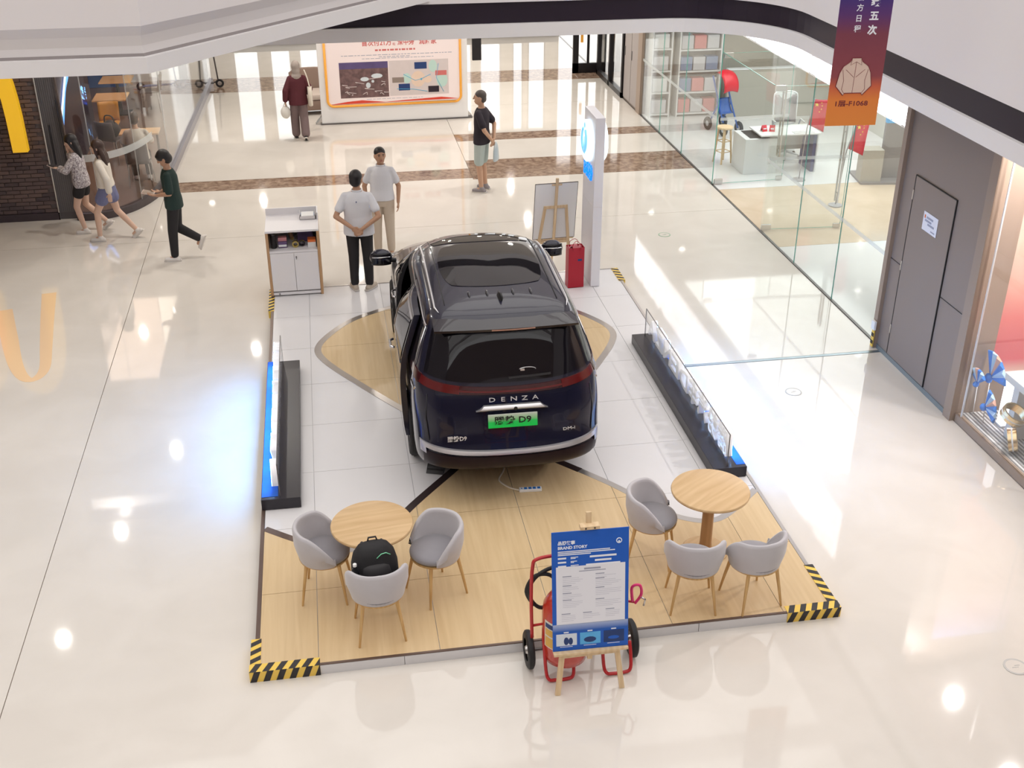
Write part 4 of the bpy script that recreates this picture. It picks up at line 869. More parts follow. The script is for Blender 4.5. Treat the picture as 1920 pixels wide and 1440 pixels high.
# grey service wall with flush door, pilaster
ws = struct(MB().box(6.85, 7.25, 10.62, 12.48, 0, 3.45).build('wall_right', 'wall_taupe'))
MB().box(6.80, 6.86, 12.40, 12.49, 0, 3.45).build('edge_trim', 'wall_taupe2', ws)
MB().box(6.82, 7.2, 10.46, 10.61, 0, 3.45).build('pilaster', 'wall_taupe2', ws); MB().box(6.845, 6.852, 10.61, 10.625, 0, 3.45).build('seam', 'black_ink', ws)
MB().box(6.843, 6.851, 10.66, 12.4, 1.245, 1.249).build('seam', 'black_ink', ws)
MB().box(6.84, 6.852, 10.63, 12.4, 0, .06).build('skirting', 'joint_metal', ws)
d3 = struct(MB().box(6.838, 6.86, 11.17, 12.10, .07, 2.39).build('door_3', 'wall_taupe'), 'flush grey service door with a small white notice')
for (a, b, c_, e_) in ((11.155, 11.168, .07, 2.40), (12.102, 12.112, .07, 2.40), (11.155, 12.112, 2.392, 2.402)): MB().box(6.835, 6.858, a, b, c_, e_).build('door_gap', 'black_ink', d3)
for z in (.35, 1.2, 2.1): MB().box(6.828, 6.84, 12.095, 12.115, z, z + .12).build('hinge', 'steel', d3)
nt_ = thing('door_notice', 'small white printed notice stuck on the grey service door', 'notice', (6.836, 11.62, 1.96), R(-90))
MB().box(-.165, .165, -.004, 0, -.11, .11).build('notice_sheet', 'print_white', nt_)
for z_, a, b in ((.055, -.09, .06), (.015, -.12, .03), (-.02, -.05, .10)): MB().box(a, b, -.0055, -.0042, z_ - .012, z_ + .012).build('text_line', 'print_grey', nt_)
MB().box(-.14, -.115, -.0055, -.0042, .035, .075).build('text_line', 'orange_card', nt_); MB().box(.04, .13, -.0055, -.0042, -.085, -.07).build('text_line', 'print_grey', nt_)
ft = thing('wall_socket', 'white socket with yellow and black tape low on the grey wall corner', 'socket', (6.79, 12.42, .32), R(-90))
MB().box(-.045, .045, -.03, 0, -.06, .06, .004).build('socket_box', 'white_plastic', ft); MB().box(-.03, .03, -.012, 0, -.30, -.07).build('tape_strip', 'tape_yellow', ft)
for k in range(2): MB().box(-.031, .031, -.014, -.012, -.26 + k * .1, -.21 + k * .1).build('stripe', 'tape_black', ft)
# store shell
mat('store_wall', (.40, .38, .33), .6); mat('store_wall_light', (.62, .62, .57), .6); mat('store_grey', (.25, .24, .24), .5)
wb_ = struct(MB().box(6.95, 13.5, 24.3, 24.5, 0, 3.85).build('wall_store_back', 'store_wall'))
struct(MB().box(11.3, 11.5, 12.6, 24.3, 0, 3.85).build('wall_store_right', 'store_wall_light'))
struct(MB().box(7.25, 11.3, 12.48, 12.6, 0, 3.85).build('wall_store_side', 'store_wall_light'))
# wall cabinets far inside the store
mat('shelf_white', (.70, .71, .72), .4)
def wall_cab(label, x0, x1, zt, cols):
    t = thing('display_cabinet', label, 'cabinet', ((x0 + x1) / 2, 24.1, 0), 0, 'white cabinets along the store back wall'); h = (x1 - x0) / 2
    MB().box(-h, -h + .03, -.18, .18, 0, zt).box(h - .03, h, -.18, .18, 0, zt).box(-h, h, .15, .18, 0, zt).build('carcass', 'shelf_white', t)
    for k in range(5): MB().box(-h + .03, h - .03, -.18, .15, .05 + k * (zt - .1) / 4, .08 + k * (zt - .1) / 4).build('shelf', 'shelf_white', t)
    for k, row in enumerate(cols):
        for j, m in enumerate(row):
            w_ = (2 * h - .1) / len(row); MB().box(-h + .05 + j * w_, -h + .03 + (j + 1) * w_, -.14, .08, .085 + k * (zt - .1) / 4, .085 + k * (zt - .1) / 4 + (zt - .1) / 4 * .62, .01).build('boxed_goods', m, t)
mat('goods_blue', (.18, .25, .40), .5); mat('goods_red', (.60, .22, .22), .5); mat('goods_grey', (.55, .55, .58), .5)
wall_cab('tall white cabinet seen through the far end of the glass', 7.0, 7.45, 1.95, [['goods_grey'], ['shelf_white'], ['goods_grey'], ['shelf_white']])
wall_cab('wide white cabinet with blue and red boxed goods', 7.6, 8.55, 1.9, [['goods_red', 'goods_grey', 'goods_red'], ['goods_blue', 'goods_red', 'goods_grey'], ['goods_blue', 'goods_grey', 'goods_blue'], ['goods_grey', 'goods_red', 'goods_grey']])
# low dark partition
pt = thing('low_partition', 'grey brown low partition wall across the back of the store', 'partition', (9.6, 23.6, 0)); MB().box(-1.0, 1.7, -.05, .05, 0, 1.05).build('panel', 'store_wall', pt); MB().box(-1.02, 1.72, -.06, .06, 1.05, 1.08).build('cap_rail', 'shelf_white', pt)
# pushchair like stand with red canopy
mat('toy_red', (.65, .01, .03), .35); mat('toy_blue', (.02, .10, .40), .4)
st = thing('stroller', 'blue framed pushchair with a bright red canopy inside the store', 'pushchair', (8.22, 22.6, 0), R(15))
for s_ in (-1, 1):
    MB().tube([(s_ * .16, -.30, .14), (s_ * .15, .0, .62), (s_ * .15, .28, 1.12)], .018, 8).build('side_tube', 'toy_blue', st, True); MB().tube([(s_ * .16, .28, .14), (s_ * .15, 0, .62)], .018, 8).build('side_tube', 'toy_blue', st, True)
    for y_ in (-.30, .28): MB().lathe([(.06, -.02), (.125, -.025), (.14, 0), (.125, .025), (.06, .02)], 22, axis='X', caps=False).build('wheel', 'rubber', st, True, loc=(s_ * .19, y_, .14), angle=40); MB().lathe([(0, -.012), (.065, -.012), (.065, .012), (0, .012)], 16, axis='X').build('hub', 'goods_grey', st, loc=(s_ * .19, y_, .14))
MB().tube([(-.15, .28, 1.12), (0, .31, 1.16), (.15, .28, 1.12)], .018, 8).build('push_bar', 'black_plastic', st, True)
MB().grid(lambda a, b: (-.15 + .3 * a, -.12 + .2 * b, .42 + .28 * b * b), 6, 8, (0, .03, -.02)).build('seat', 'toy_blue', st, True)
MB().grid(lambda a, b: (-.17 + .34 * a, .10 - .30 * math.sin(1.9 * b), .95 + .28 * math.cos(1.9 * b) + .04 * math.sin(math.pi * a)), 8, 10, (0, .01, -.015)).build('canopy', 'toy_red', st, True)
# stool, pedestal, desk, chair
sl = thing('bar_stool', 'tall round wooden stool just inside the glass', 'stool', (7.52, 20.55, 0), R(20))
MB().lathe([(0, .66), (.15, .66), (.16, .675), (.15, .695), (0, .70)], 28).build('seat', 'pale_pine', sl, angle=40)
for a in (45, 135, 225, 315): MB().tube([(.17 * math.cos(R(a)), .17 * math.sin(R(a)), 0), (.11 * math.cos(R(a)), .11 * math.sin(R(a)), .66)], [.018, .02], 10).build('leg', 'pale_pine', sl)
for z, r_ in ((.22, .15), (.42, .13)):
    for a in (45, 135, 225, 315): MB().tube([(r_ * math.cos(R(a)), r_ * math.sin(R(a)), z), (r_ * math.cos(R(a + 90)), r_ * math.sin(R(a + 90)), z)], .009, 8).build('rung', 'pale_pine', sl)
dk = thing('office_desk', 'white office desk with a box pedestal and dark end panel', 'desk', (8.35, 20.0, 0), R(0))
MB().box(-.71, -.07, -.28, .38, 0, .66, .004).build('pedestal', 'shelf_white', dk); MB().box(-.60, -.08, -.20, .30, .661, .672).build('blotter', 'black_plastic', dk)
MB().box(-.45, .72, -.36, .30, .72, .745, .003).build('desktop', 'shelf_white', dk); MB().box(.60, .66, -.30, .25, 0, .72).build('end_panel', 'print_navy', dk); MB().box(.66, .685, -.34, .28, 0, .72).build('end_leg', 'shelf_white', dk); MB().box(-.02, .6, .2, .22, .3, .72).build('modesty_panel', 'store_wall_light', dk)
def small(nm, lb, cat, loc, rz=0): return thing(nm, lb, cat, loc, R(rz))
for k, (x, y_, lb) in enumerate(((8.06, 19.93, 'small red card standing at the left on the white desk'), (8.20, 19.90, 'small red card standing next to the other red card on the white desk'))):
    t = small('red_card', lb, 'card', (x, y_, .746), 10 - 30 * k); MB().add([(-.05, -.03, 0), (.05, -.03, 0), (.05, .02, .11), (-.05, .02, .11), (-.05, .06, 0), (.05, .06, 0)], [(0, 1, 2, 3), (3, 2, 5, 4)]).build('card', 'toy_red', t); MB().box(-.03, .03, -.022, -.012, .04, .06).build('print', 'print_white', t)
t = small('desk_papers', 'white papers spread on the desk top', 'papers', (8.72, 19.98, .746), 4); 
for k in range(3): MB().box(-.16 + .05 * k, .05 + .05 * k, -.12 + .03 * k, .15 + .03 * k, .002 * k, .002 * k + .0015).build('sheet', 'paper_white', t)
t = small('keyboard', 'white keyboard on the front of the desk', 'keyboard', (8.75, 19.74, .746), 2); MB().box(-.2, .2, -.06, .06, 0, .015, .003).build('keyboard_base', 'paper_white', t)
for k in range(6): MB().box(-.185 + k * .063, -.13 + k * .063, -.045, .045, .015, .018).build('key_block', 'goods_grey', t)
mat('mesh_grey', (.30, .27, .27), .6); mat('chair_blue', (.05, .12, .28), .6)
oc = thing('office_chair', 'white framed office chair with grey mesh back behind the desk', 'chair', (8.85, 20.72, 0), R(175))
MB().box(-.23, .23, -.22, .24, .46, .53, .03).build('seat', 'chair_blue', oc, angle=40)
MB().grid(lambda a, b: (-.21 + .42 * a, -.22 - .10 * b - .04 * math.cos(math.pi * (a - .5)), .62 + .50 * b), 8, 8, (0, .012, 0)).build('mesh_back', 'mesh_grey', oc, True)
MB().tube(spline([(-.21, -.24, .60), (-.23, -.32, 1.05), (-.19, -.34, 1.16), (0, -.38, 1.18), (.19, -.34, 1.16), (.23, -.32, 1.05), (.21, -.24, .60), (0, -.27, .56), (-.21, -.24, .60)], 5), .016, 8).build('back_frame', 'shelf_white', oc, True)
MB().box(-.2, .2, -.36, -.33, 1.02, 1.16, .01).build('headrest', 'shelf_white', oc)
for s_ in (-1, 1): MB().tube([(s_ * .24, -.18, .50), (s_ * .28, -.12, .70), (s_ * .28, .10, .70)], .016, 8).build('armrest', 'shelf_white', oc, True)
MB().tube([(0, 0, .10), (0, 0, .46)], .028, 12).build('gas_lift', 'steel', oc)
for k in range(5):
    a = R(72 * k); lg = MB().tube([(0, 0, .11), (.28 * math.cos(a), .28 * math.sin(a), .07)], [.025, .016], 8).build('base_leg', 'shelf_white', oc); MB().ell((.28 * math.cos(a), .28 * math.sin(a), .03), .03, .03, .03, 10, 8).build('castor', 'black_plastic', lg)
# flags on poles
mat('flag_red', (.70, .008, .05), .5); mat('flag_star', (.95, .72, .12), .5); mat('pole_grey', (.35, .34, .36), .4)
def flag(label, x, y_, rz, zz=1.55):
    t = thing('flag', label, 'flag', (x, y_, 0), R(rz), 'red flags inside the store')
    MB().lathe([(0, 0), (.12, 0), (.12, .02), (.02, .03), (0, .03)], 20).build('stand', 'pole_grey', t, angle=40)
    MB().tube([(0, 0, .02), (0, -.12, 1.0), (.02, -.30, zz + .05)], .010, 8).build('pole', 'pole_grey', t, True)
    cl = MB().grid(lambda a, b: (.015 + .27 * a, -.30 + .16 * b - .05 * math.sin(5 * a + 2 * b) * a, zz + .04 - .03 * a - .50 * b - .10 * a * b), 10, 10, (0, .003, 0)).build('cloth', 'flag_red', t, True)
    for k, (a, b, r_) in enumerate(((.22, .18, .045), (.5, .10, .016), (.6, .2, .016), (.6, .32, .016), (.5, .42, .016))):
        cx_, cz_ = .015 + .27 * a, zz + .04 - .03 * a - .5 * b - .1 * a * b; yy = -.30 + .16 * b - .05 * math.sin(5 * a + 2 * b) * a - .006
        st_ = [(cx_ + (r_ if i % 2 == 0 else r_ * .42) * math.sin(math.pi * i / 5), yy, cz_ + (r_ if i % 2 == 0 else r_ * .42) * math.cos(math.pi * i / 5)) for i in range(10)]
        MB().add(st_ + [(p[0], p[1] + .004, p[2]) for p in st_], [tuple(range(10)), tuple(range(19, 9, -1))] + [(i, (i + 1) % 10, (i + 1) % 10 + 10, i + 10) for i in range(10)]).build('star', 'flag_star', cl)
flag('red flag with yellow stars hanging left of the orange banner', 8.55, 19.25, -6, 1.52); flag('red flag with yellow stars hanging below the orange banner', 8.62, 17.78, 6, 1.50)
# grey kiosk stand with blue header
kk = thing('display_stand', 'grey exhibition stand with a blue header at the back of the store', 'stand', (10.2, 19.0, 0), R(-8))
MB().box(-.62, .35, -.3, .45, 0, .04).build('base', 'store_grey', kk); MB().box(-.2, .22, .0, .08, .04, 1.05).build('panel', 'store_grey', kk); MB().box(-.2, .22, -.005, .085, 1.05, 1.30).build('header', 'print_sky', kk); MB().tube([(.25, .02, .04), (.25, .02, 1.3)], .018, 8).build('post', 'shelf_white', kk); MB().box(-.62, -.25, -.25, .05, .04, .62).build('plinth_box', 'store_wall', kk)
# ------------------------------------------------------------------ right shop window display
w2 = struct(MB().box(6.88, 6.94, 6.4, 10.45, 0, .10).build('window_2', 'wall_taupe2'))
for (a, b) in ((10.45, 10.36), (10.35, 8.9), (8.89, 6.4)):
    p = MB().box(6.895, 6.907, b, a, .10, 3.4).build('glass_pane', 'clear_glass', w2)
    MB().box(6.892, 6.91, b - .006, b + .006, .10, 3.4).build('pane_joint', 'shelf_white', p)
ramp_mat('pink_wash', [(0, (.72, .50, .42)), (.06, (.75, .16, .18)), (.25, (.80, .24, .22)), (.40, (.78, .46, .38)), (.58, (.72, .55, .44)), (.75, (.62, .40, .34)), (.88, (.55, .33, .42)), (1, (.35, .40, .75))], 2, .55, 3.3, .5)
struct(MB().box(8.25, 8.35, 6.4, 10.6, 0, 3.86).build('wall_window', 'wall_taupe2'))
bp_ = thing('window_poster', 'soft pink and peach backdrop poster in the right shop window', 'poster', (7.6, 10.52, .0)); MB().box(-.64, .64, -.012, .0, .55, 3.3).build('poster_sheet', 'pink_wash', bp_); MB().box(-.65, .64, -.05, .0, .52, .56).build('poster_rail', 'shelf_white', bp_)
MB().box(6.95, 8.25, 10.53, 10.58, 0, 3.86).build('side_return', 'wall_taupe2', bpy.data.objects['wall_window'])
dp = thing('window_platform', 'low white slatted platform along the bottom of the right shop window', 'platform', (7.35, 8.8, 0)); MB().box(-.40, .46, -2.2, 1.66, 0, .09).build('deck', 'shelf_white', dp)
for k in range(11): MB().box(-.395 + k * .045, -.38 + k * .045, -2.2, 1.655, .09, .096).build('slat_groove', 'store_grey', dp)
# white shelf table with pink box
tb = thing('window_table', 'white display table carrying a pink box in the right shop window', 'table', (7.30, 9.50, .096)); MB().box(-.22, .40, -1.3, .50, .66, .74, .004).build('tabletop', 'shelf_white', tb); MB().box(-.15, .38, .30, .40, 0, .66).build('leg_panel', 'shelf_white', tb); MB().box(-.15, .38, -1.2, -1.1, 0, .66).build('leg_panel', 'shelf_white', tb)
mat('pink_board', (.78, .40, .46), .5); mat('hot_pink', (.72, .05, .17), .45)
pk = thing('pink_box', 'pink tray and box on the white display table', 'box', (7.40, 9.40, .84)); MB().box(-.24, .28, -1.1, .36, 0, .02).build('tray', 'pink_board', pk); MB().box(-.16, .26, -.9, .20, .02, .05).build('lid', 'hot_pink', pk); MB().box(-.02, .2, -.7, -.02, .05, .25).build('box_body', 'pink_board', pk)
mat('fan_blue', (.03, .22, .72), .5); mat('fan_pale', (.45, .66, .90), .5); mat('fan_peach', (.75, .42, .32), .5); mat('gold', (.80, .62, .38), .25, 1)
def fan(label, x, y_, z, s_, a0):
    t = thing('paper_fan', label, 'paper fan', (x, y_, z), R(-90), 'blue paper fans in the shop window')
    for k in range(6):
        b0, b1 = R(a0 + k * 17), R(a0 + (k + 1) * 17); r0 = .05 * s_; r1 = .30 * s_; bm_ = (b0 + b1) / 2
        MB().add([(r0 * math.cos(b0), 0, r0 * math.sin(b0)), (r1 * math.cos(b0), -.01, r1 * math.sin(b0)), (r1 * 1.02 * math.cos(bm_), -.04, r1 * 1.02 * math.sin(bm_)), (r1 * math.cos(b1), -.01, r1 * math.sin(b1)), (r0 * math.cos(b1), 0, r0 * math.sin(b1)),
             (r0 * math.cos(b0), .006, r0 * math.sin(b0)), (r1 * math.cos(b0), .006, r1 * math.sin(b0)), (r1 * math.cos(b1), .006, r1 * math.sin(b1)), (r0 * math.cos(b1), .006, r0 * math.sin(b1))],
            [(0, 1, 2), (0, 2, 4), (2, 3, 4), (5, 8, 7, 6), (0, 5, 6, 1), (4, 3, 7, 8), (0, 4, 8, 5), (1, 6, 2), (2, 6, 7), (2, 7, 3)]).build('pleat', ('fan_blue', 'fan_pale', 'fan_blue', 'fan_peach', 'fan_pale', 'fan_blue')[k], t)
    MB().ell((0, -.01, 0), .055 * s_, .035, .055 * s_, 14, 10).build('hub', 'fan_blue', t, True)
    MB().tube([(0, .01, 0), (0, .03, -(z - .097))], .006, 6).build('stem', 'steel', t)
fan('largest blue paper fan, highest in the right shop window', 7.12, 10.32, .60, 1.05, 10); fan('blue paper fan beside the pilaster, left of the largest fan', 7.02, 10.38, .50, .62, 40); fan('low blue paper fan beneath the largest one', 7.05, 10.20, .30, .8, -20)
def ring_(label, x, y_, z, r_, tx, tz):
    t = thing('gold_ring', label, 'ring', (x, y_, z), 0, 'gold rings in the shop window'); t.rotation_euler = (R(tx), 0, R(tz))
    MB().lathe([(r_ * .86, -.045), (r_, -.045), (r_, .045), (r_ * .86, .045), (r_ * .86, -.045)], 40, caps=False).build('band', 'gold', t, angle=40); MB().lathe([(r_ * 1.001, -.008), (r_ * 1.02, 0), (r_ * 1.001, .008)], 40, caps=False).build('groove', 'shelf_white', t)
ring_('upper gold ring lying tilted in the right shop window', 7.05, 9.66, .50, .14, 25, 30); ring_('lower gold ring standing on edge in the right shop window', 7.04, 9.58, .24, .13, 75, 60)
mat('tube_glow', (1, .97, 1), .5, emit=2.5)
lt = thing('light_tube', 'upright white light tube beside the blue fans', 'light', (7.25, 10.12, .096), 0); MB().box(-.03, .03, -.05, .05, .02, .62).build('lamp', 'tube_glow', lt); MB().box(-.04, .04, -.06, .06, 0, .02).build('foot', 'shelf_white', lt)
# ------------------------------------------------------------------ restaurant on the left
mat('brick_a', (.105, .070, .066), .7, var=.25, vs=8); mat('brick_b', (.070, .048, .050), .7, var=.25, vs=8); mat('brick_c', (.13, .085, .075), .7, var=.25, vs=8)
mat('mortar', (.15, .12, .115), .85); mat('plinth_dark', (.045, .030, .036), .5)
BY = 19.26
wbk = struct(MB().box(-9.0, -4.44, BY + .02, BY + .3, 0, 3.9).build('wall_left', 'mortar'), 'dark brown brick restaurant wall')
BM = {m: MB().box(-.105, .105, -.02, .02, -.029, .029, .003).mesh('brick', m) for m in ('brick_a', 'brick_b', 'brick_c')}
rr = random.Random(2); z = .16; row = 0
while z < 2.75:
    x = -4.555 - (row % 2) * .11
    while x > -5.95:
        inst(BM[rr.choice(('brick_a', 'brick_a', 'brick_b', 'brick_c'))], 'brick', wbk, (x, BY + .012 + rr.uniform(-.003, .003), z)); x -= .22
    z += .0675; row += 1
MB().box(-9, -4.44, BY - .03, BY + .02, 0, .125).build('plinth', 'plinth_dark', wbk)
# golden arches on the brick
mat('arch_yellow', (.92, .52, .02), .35, emit=.35)
am = thing('arch_sign', 'raised golden arch letter mounted on the brick wall', 'sign', (-5.75, BY - .03, 1.2))
def arch_pts(x0, x1, h, n=22): return [((x0 + x1) / 2 + (x1 - x0) / 2 * math.cos(math.pi * (1 - i / n)) * (1 if True else 1), h * math.sin(math.pi * i / n) ** .62) for i in range(n + 1)]
for (x0, x1) in ((-.92, -.03), (.03, .92)):
    P = arch_pts(x0, x1, 1.85); a = offset_path(P, .115); b = offset_path(P, -.115); a = [(x, max(z_, 0)) for x, z_ in a]; b = [(x, max(z_, 0)) for x, z_ in b]
    rings = [[(a[i][0], -.12, a[i][1]), (b[i][0], -.12, b[i][1]), (b[i][0], .03, b[i][1]), (a[i][0], .03, a[i][1])] for i in range(len(P))]
    MB().loft(rings).build('arch', 'arch_yellow', am)
# pale arch letter on the floor, upside down as seen from here
mat('floor_peach', (.86, .62, .40), .12)
fm = thing('floor_arch', 'pale orange arch letter flat on the stone floor at the left edge', 'floor print', (-4.5, 14.6, 0))
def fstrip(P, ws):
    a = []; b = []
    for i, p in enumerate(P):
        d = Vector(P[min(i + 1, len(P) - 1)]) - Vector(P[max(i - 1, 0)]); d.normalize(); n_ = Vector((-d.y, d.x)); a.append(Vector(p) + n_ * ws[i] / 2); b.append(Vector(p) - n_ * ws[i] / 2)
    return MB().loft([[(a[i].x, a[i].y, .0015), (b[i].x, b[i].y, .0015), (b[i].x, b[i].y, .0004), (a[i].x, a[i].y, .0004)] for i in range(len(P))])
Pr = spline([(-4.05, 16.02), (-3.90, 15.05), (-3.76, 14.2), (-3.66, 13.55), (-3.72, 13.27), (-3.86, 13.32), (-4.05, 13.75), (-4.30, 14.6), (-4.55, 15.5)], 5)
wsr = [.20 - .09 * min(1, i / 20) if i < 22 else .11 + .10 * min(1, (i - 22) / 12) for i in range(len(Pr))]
fstrip([(x + 4.5, y - 14.6) for x, y in Pr], wsr).build('stroke', 'floor_peach', fm)
fstrip([(-x - 4.5 - .30, y - 14.6) for x, y in Pr], wsr).build('stroke', 'floor_peach', fm)
# striped dark service panel with pull bars
mat('slat_dark', (.085, .078, .082), .4); mat('slat_dark2', (.12, .11, .115), .4); mat('handle_black', (.02, .018, .02), .3)
d4 = struct(MB().box(-4.44, -4.14, BY + .0, BY + .06, .0, 3.9).build('door_4', 'slat_dark'), 'dark ribbed restaurant door with black pull bars')
MB().box(-4.455, -4.435, BY - .03, BY + .06, 0, 3.9).build('frame', 'steel', d4); MB().box(-4.15, -4.13, BY - .02, BY + .06, 0, 3.9).build('frame', 'steel_dark', d4)
for k in range(9): MB().box(-4.43 + k * .032, -4.412 + k * .032, BY - .006, BY, .12, 3.8).build('rib', 'slat_dark2', d4)
for (x, z0, z1) in ((-4.34, .95, 1.6), (-4.17, 1.0, 2.0)): MB().tube([(x, BY - .06, z0), (x, BY - .06, z1)], .014, 8).build('pull_bar', 'handle_black', d4)
# curved glass front on a dark kerb
mat('kerb_dark', (.060, .045, .048), .35); mat('rail_grey', (.33, .31, .34), .35, .5)
curve = spline([(-4.14, 19.20), (-3.95, 19.16), (-3.62, 19.24), (-3.28, 19.56), (-3.03, 20.10), (-2.92, 20.7), (-2.84, 21.4)], 5)
straight = [(-2.84, 21.4), (-2.72, 25.0), (-2.58, 28.75)]
gl = struct(sweep('window_3', curve, [(-.06, 0), (-.06, .12), (.06, .12), (.06, 0)], 'kerb_dark'), 'curved glass restaurant front on a dark kerb')
sweep('glass_rail', straight, [(-.05, 0), (-.05, .14), (.05, .14), (.05, 0)], 'rail_grey', gl)
def glass_sweep(nm, path, m, z0, z1): return sweep(nm, path, [(-.006, z0), (-.006, z1), (.006, z1), (.006, z0)], m, gl)
glass_sweep('glass_pane', curve[:9], 'dark_glass', .12, 3.9); glass_sweep('glass_pane', curve[8:18], 'dark_glass', .12, 3.9); glass_sweep('glass_pane', curve[17:], 'clear_glass', .12, 3.9)
glass_sweep('glass_pane', straight[:2], 'clear_glass', .14, 3.9); glass_sweep('glass_pane', straight[1:], 'clear_glass', .14, 3.9)
sweep('manifest_strip', curve[3:24], [(-.010, .98), (-.010, 1.10), (-.007, 1.10), (-.007, .98)], 'frost', gl)
for i in (8, 17, 30): MB().box(curve[min(i, len(curve) - 1)][0] - .008, curve[min(i, len(curve) - 1)][0] + .008, curve[min(i, len(curve) - 1)][1] - .008, curve[min(i, len(curve) - 1)][1] + .008, .12, 3.9).build('glass_joint', 'frost', gl)
# restaurant interior
mat('rest_floor', (.20, .125, .085), .3, var=.15, vs=2); mat('rest_wall', (.13, .085, .065), .6); mat('blue_led', (.05, .25, 1), .4, emit=2.2, ecol=(.10, .35, 1)); mat('white_led', (.8, .9, 1), .4, emit=1.6); mat('navy_panel', (.012, .012, .035), .4); mat('mural_blue', (.02, .12, .42), .5)
MB().prism([(-9, 19.5)] + [(-4.14, 19.30)] + [(x - .05, y + .04) for x, y in curve[4:]] + [(-2.66, 28.7), (-9, 28.7)], .0005, .010).build('restaurant_floor', 'rest_floor', fb)
struct(MB().box(-9.2, -9.0, 19.3, 29, 0, 3.9).build('wall_restaurant_side', 'rest_wall')); struct(MB().box(-9.2, -4.6, 28.8, 29.0, 0, 3.9).build('wall_restaurant_back', 'mural_blue'))
wp = struct(MB().box(-4.72, -4.60, 19.9, 24.4, 0, 3.9).build('wall_restaurant_partition', 'navy_panel'))
MB().tube(spline([(-4.58, 24.3, 2.6), (-4.58, 23.6, 2.1), (-4.58, 23.0, 2.15), (-4.58, 22.4, 1.7), (-4.58, 21.9, 1.5), (-4.58, 21.2, 1.0), (-4.58, 20.6, .7)], 6), .03, 8).build('led_line', 'blue_led', wp, True)
MB().tube(spline([(-4.57, 24.3, 2.75), (-4.57, 23.4, 2.3), (-4.57, 22.4, 1.85), (-4.57, 21.2, 1.15)], 6), .018, 8).build('led_line', 'white_led', wp, True)
wood('rest_table', (.62, .36, .16), (.75, .48, .24), 'X', 12, .4)
mat('chair_grey', (.14, .125, .13), .5); mat('chair_yellow', (.55, .26, .03), .45)
for k, (x, y, lb) in enumerate(((-4.35, 26.2, 'farther square wooden restaurant table seen through the glass'), (-4.25, 24.6, 'nearer square wooden restaurant table seen through the glass'))):
    t = thing('dining_table', lb, 'table', (x, y, .01), 0, 'restaurant tables'); MB().box(-.33, .33, -.33, .33, .72, .75, .004).build('tabletop', 'rest_table', t); MB().tube([(0, 0, .02), (0, 0, .72)], .035, 12).build('column', 'black_plastic', t); MB().box(-.22, .22, -.22, .22, 0, .02).build('foot_plate', 'black_plastic', t)
def diner_chair(label, x, y, rz, m):
    t = thing('dining_chair', label, 'chair', (x, y, .01), R(rz), 'restaurant chairs')
    MB().box(-.20, .20, -.20, .20, .43, .46, .012).build('seat', m, t); MB().grid(lambda a, b: (-.20 + .40 * a, -.20 - .06 * b - .05 * math.sin(math.pi * a), .46 + .36 * b), 8, 5, (0, .02, 0)).build('backrest', m, t, True)
    for sx in (-1, 1):
        for sy in (-1, 1): MB().tube([(sx * .20, sy * .20, 0), (sx * .17, sy * .17, .44)], .012, 8).build('leg', 'steel', t)
diner_chair('yellow restaurant chair beside the blue light line', -4.2, 23.6, 180, 'chair_yellow'); diner_chair('grey restaurant chair at the farther table', -3.7, 26.3, 90, 'chair_grey')
diner_chair('grey restaurant chair under the seated customer near the curved glass', -3.30, 20.92, 0, 'chair_grey'); diner_chair('grey restaurant chair holding the dark bag', -3.95, 22.5, -30, 'chair_grey')
db = thing('dark_bag', 'dark slouchy bag on a restaurant chair behind the glass', 'bag', (-3.95, 22.5, .47), R(-30)); MB().ell((0, -.05, .17), .19, .15, .17, 16, 10).build('bag_body', 'nylon_black2', db, True); MB().tube(spline([(-.12, -.05, .26), (-.08, -.06, .42), (.08, -.06, .42), (.12, -.05, .26)], 5), .013, 8).build('strap', 'nylon_black', db, True)
ct = thing('restaurant_counter', 'narrow wooden counter in front of the seated customer', 'counter', (-3.35, 21.80, .01), 0); MB().box(-.35, .35, -.2, .2, .72, .75).build('worktop', 'rest_table', ct)
for s_ in (-1, 1): MB().tube([(s_ * .3, 0, 0), (s_ * .3, 0, .72)], .02, 8).build('leg', 'black_plastic', ct)
# ------------------------------------------------------------------ far columns, scooters, armchair
mat('column_black', (.022, .016, .020), .3)
for k, (x, y, lb, m) in enumerate(((-2.72, 28.7, 'black square column at the end of the grey glass rail', 'column_black'), (-3.25, 29.2, 'dark brown column left of the black one', 'fascia_dark'))):
    t = thing('column', lb, 'column', (x, y, 0)); MB().box(-.10, .10, -.10, .10, .05, 3.9).build('shaft', m, t); MB().box(-.13, .13, -.13, .13, 0, .05).build('foot', 'steel_dark', t)
mat('scooter_grey', (.10, .09, .09), .4)
def scooter(label, x, y, rz, m):
    t = thing('kick_scooter', label, 'scooter', (x, y, 0), R(rz), 'parked scooters by the entrance')
    MB().box(-.38, .30, -.065, .065, .10, .125, .006).build('deck', m, t); MB().tube([(.30, 0, .12), (.40, 0, .16), (.36, 0, .72), (.35, 0, .95)], .018, 8).build('stem', m, t, True); MB().tube([(.35, -.2, .95), (.35, .2, .95)], .013, 8).build('handlebar', 'black_plastic', t)
    for xw in (-.42, .43):
        w_ = MB().lathe([(.05, -.02), (.09, -.022), (.10, 0), (.09, .022), (.05, .02)], 20, axis='Y', caps=False).build('wheel', 'rubber', t, True, loc=(xw, 0, .10), angle=40); MB().lathe([(0, -.014), (.055, -.014), (.055, .014), (0, .014)], 16, axis='Y').build('hub', 'steel', w_)
scooter('folding scooter standing beside the black column, handlebar upright', -2.80 + .02, 28.35, 0, 'scooter_grey'); scooter('blue trimmed scooter left of the black column', -3.75, 28.35, 8, 'toy_blue')
mat('sofa_tan', (.27, .185, .145), .7); mat('sofa_seat', (.55, .46, .40), .7)
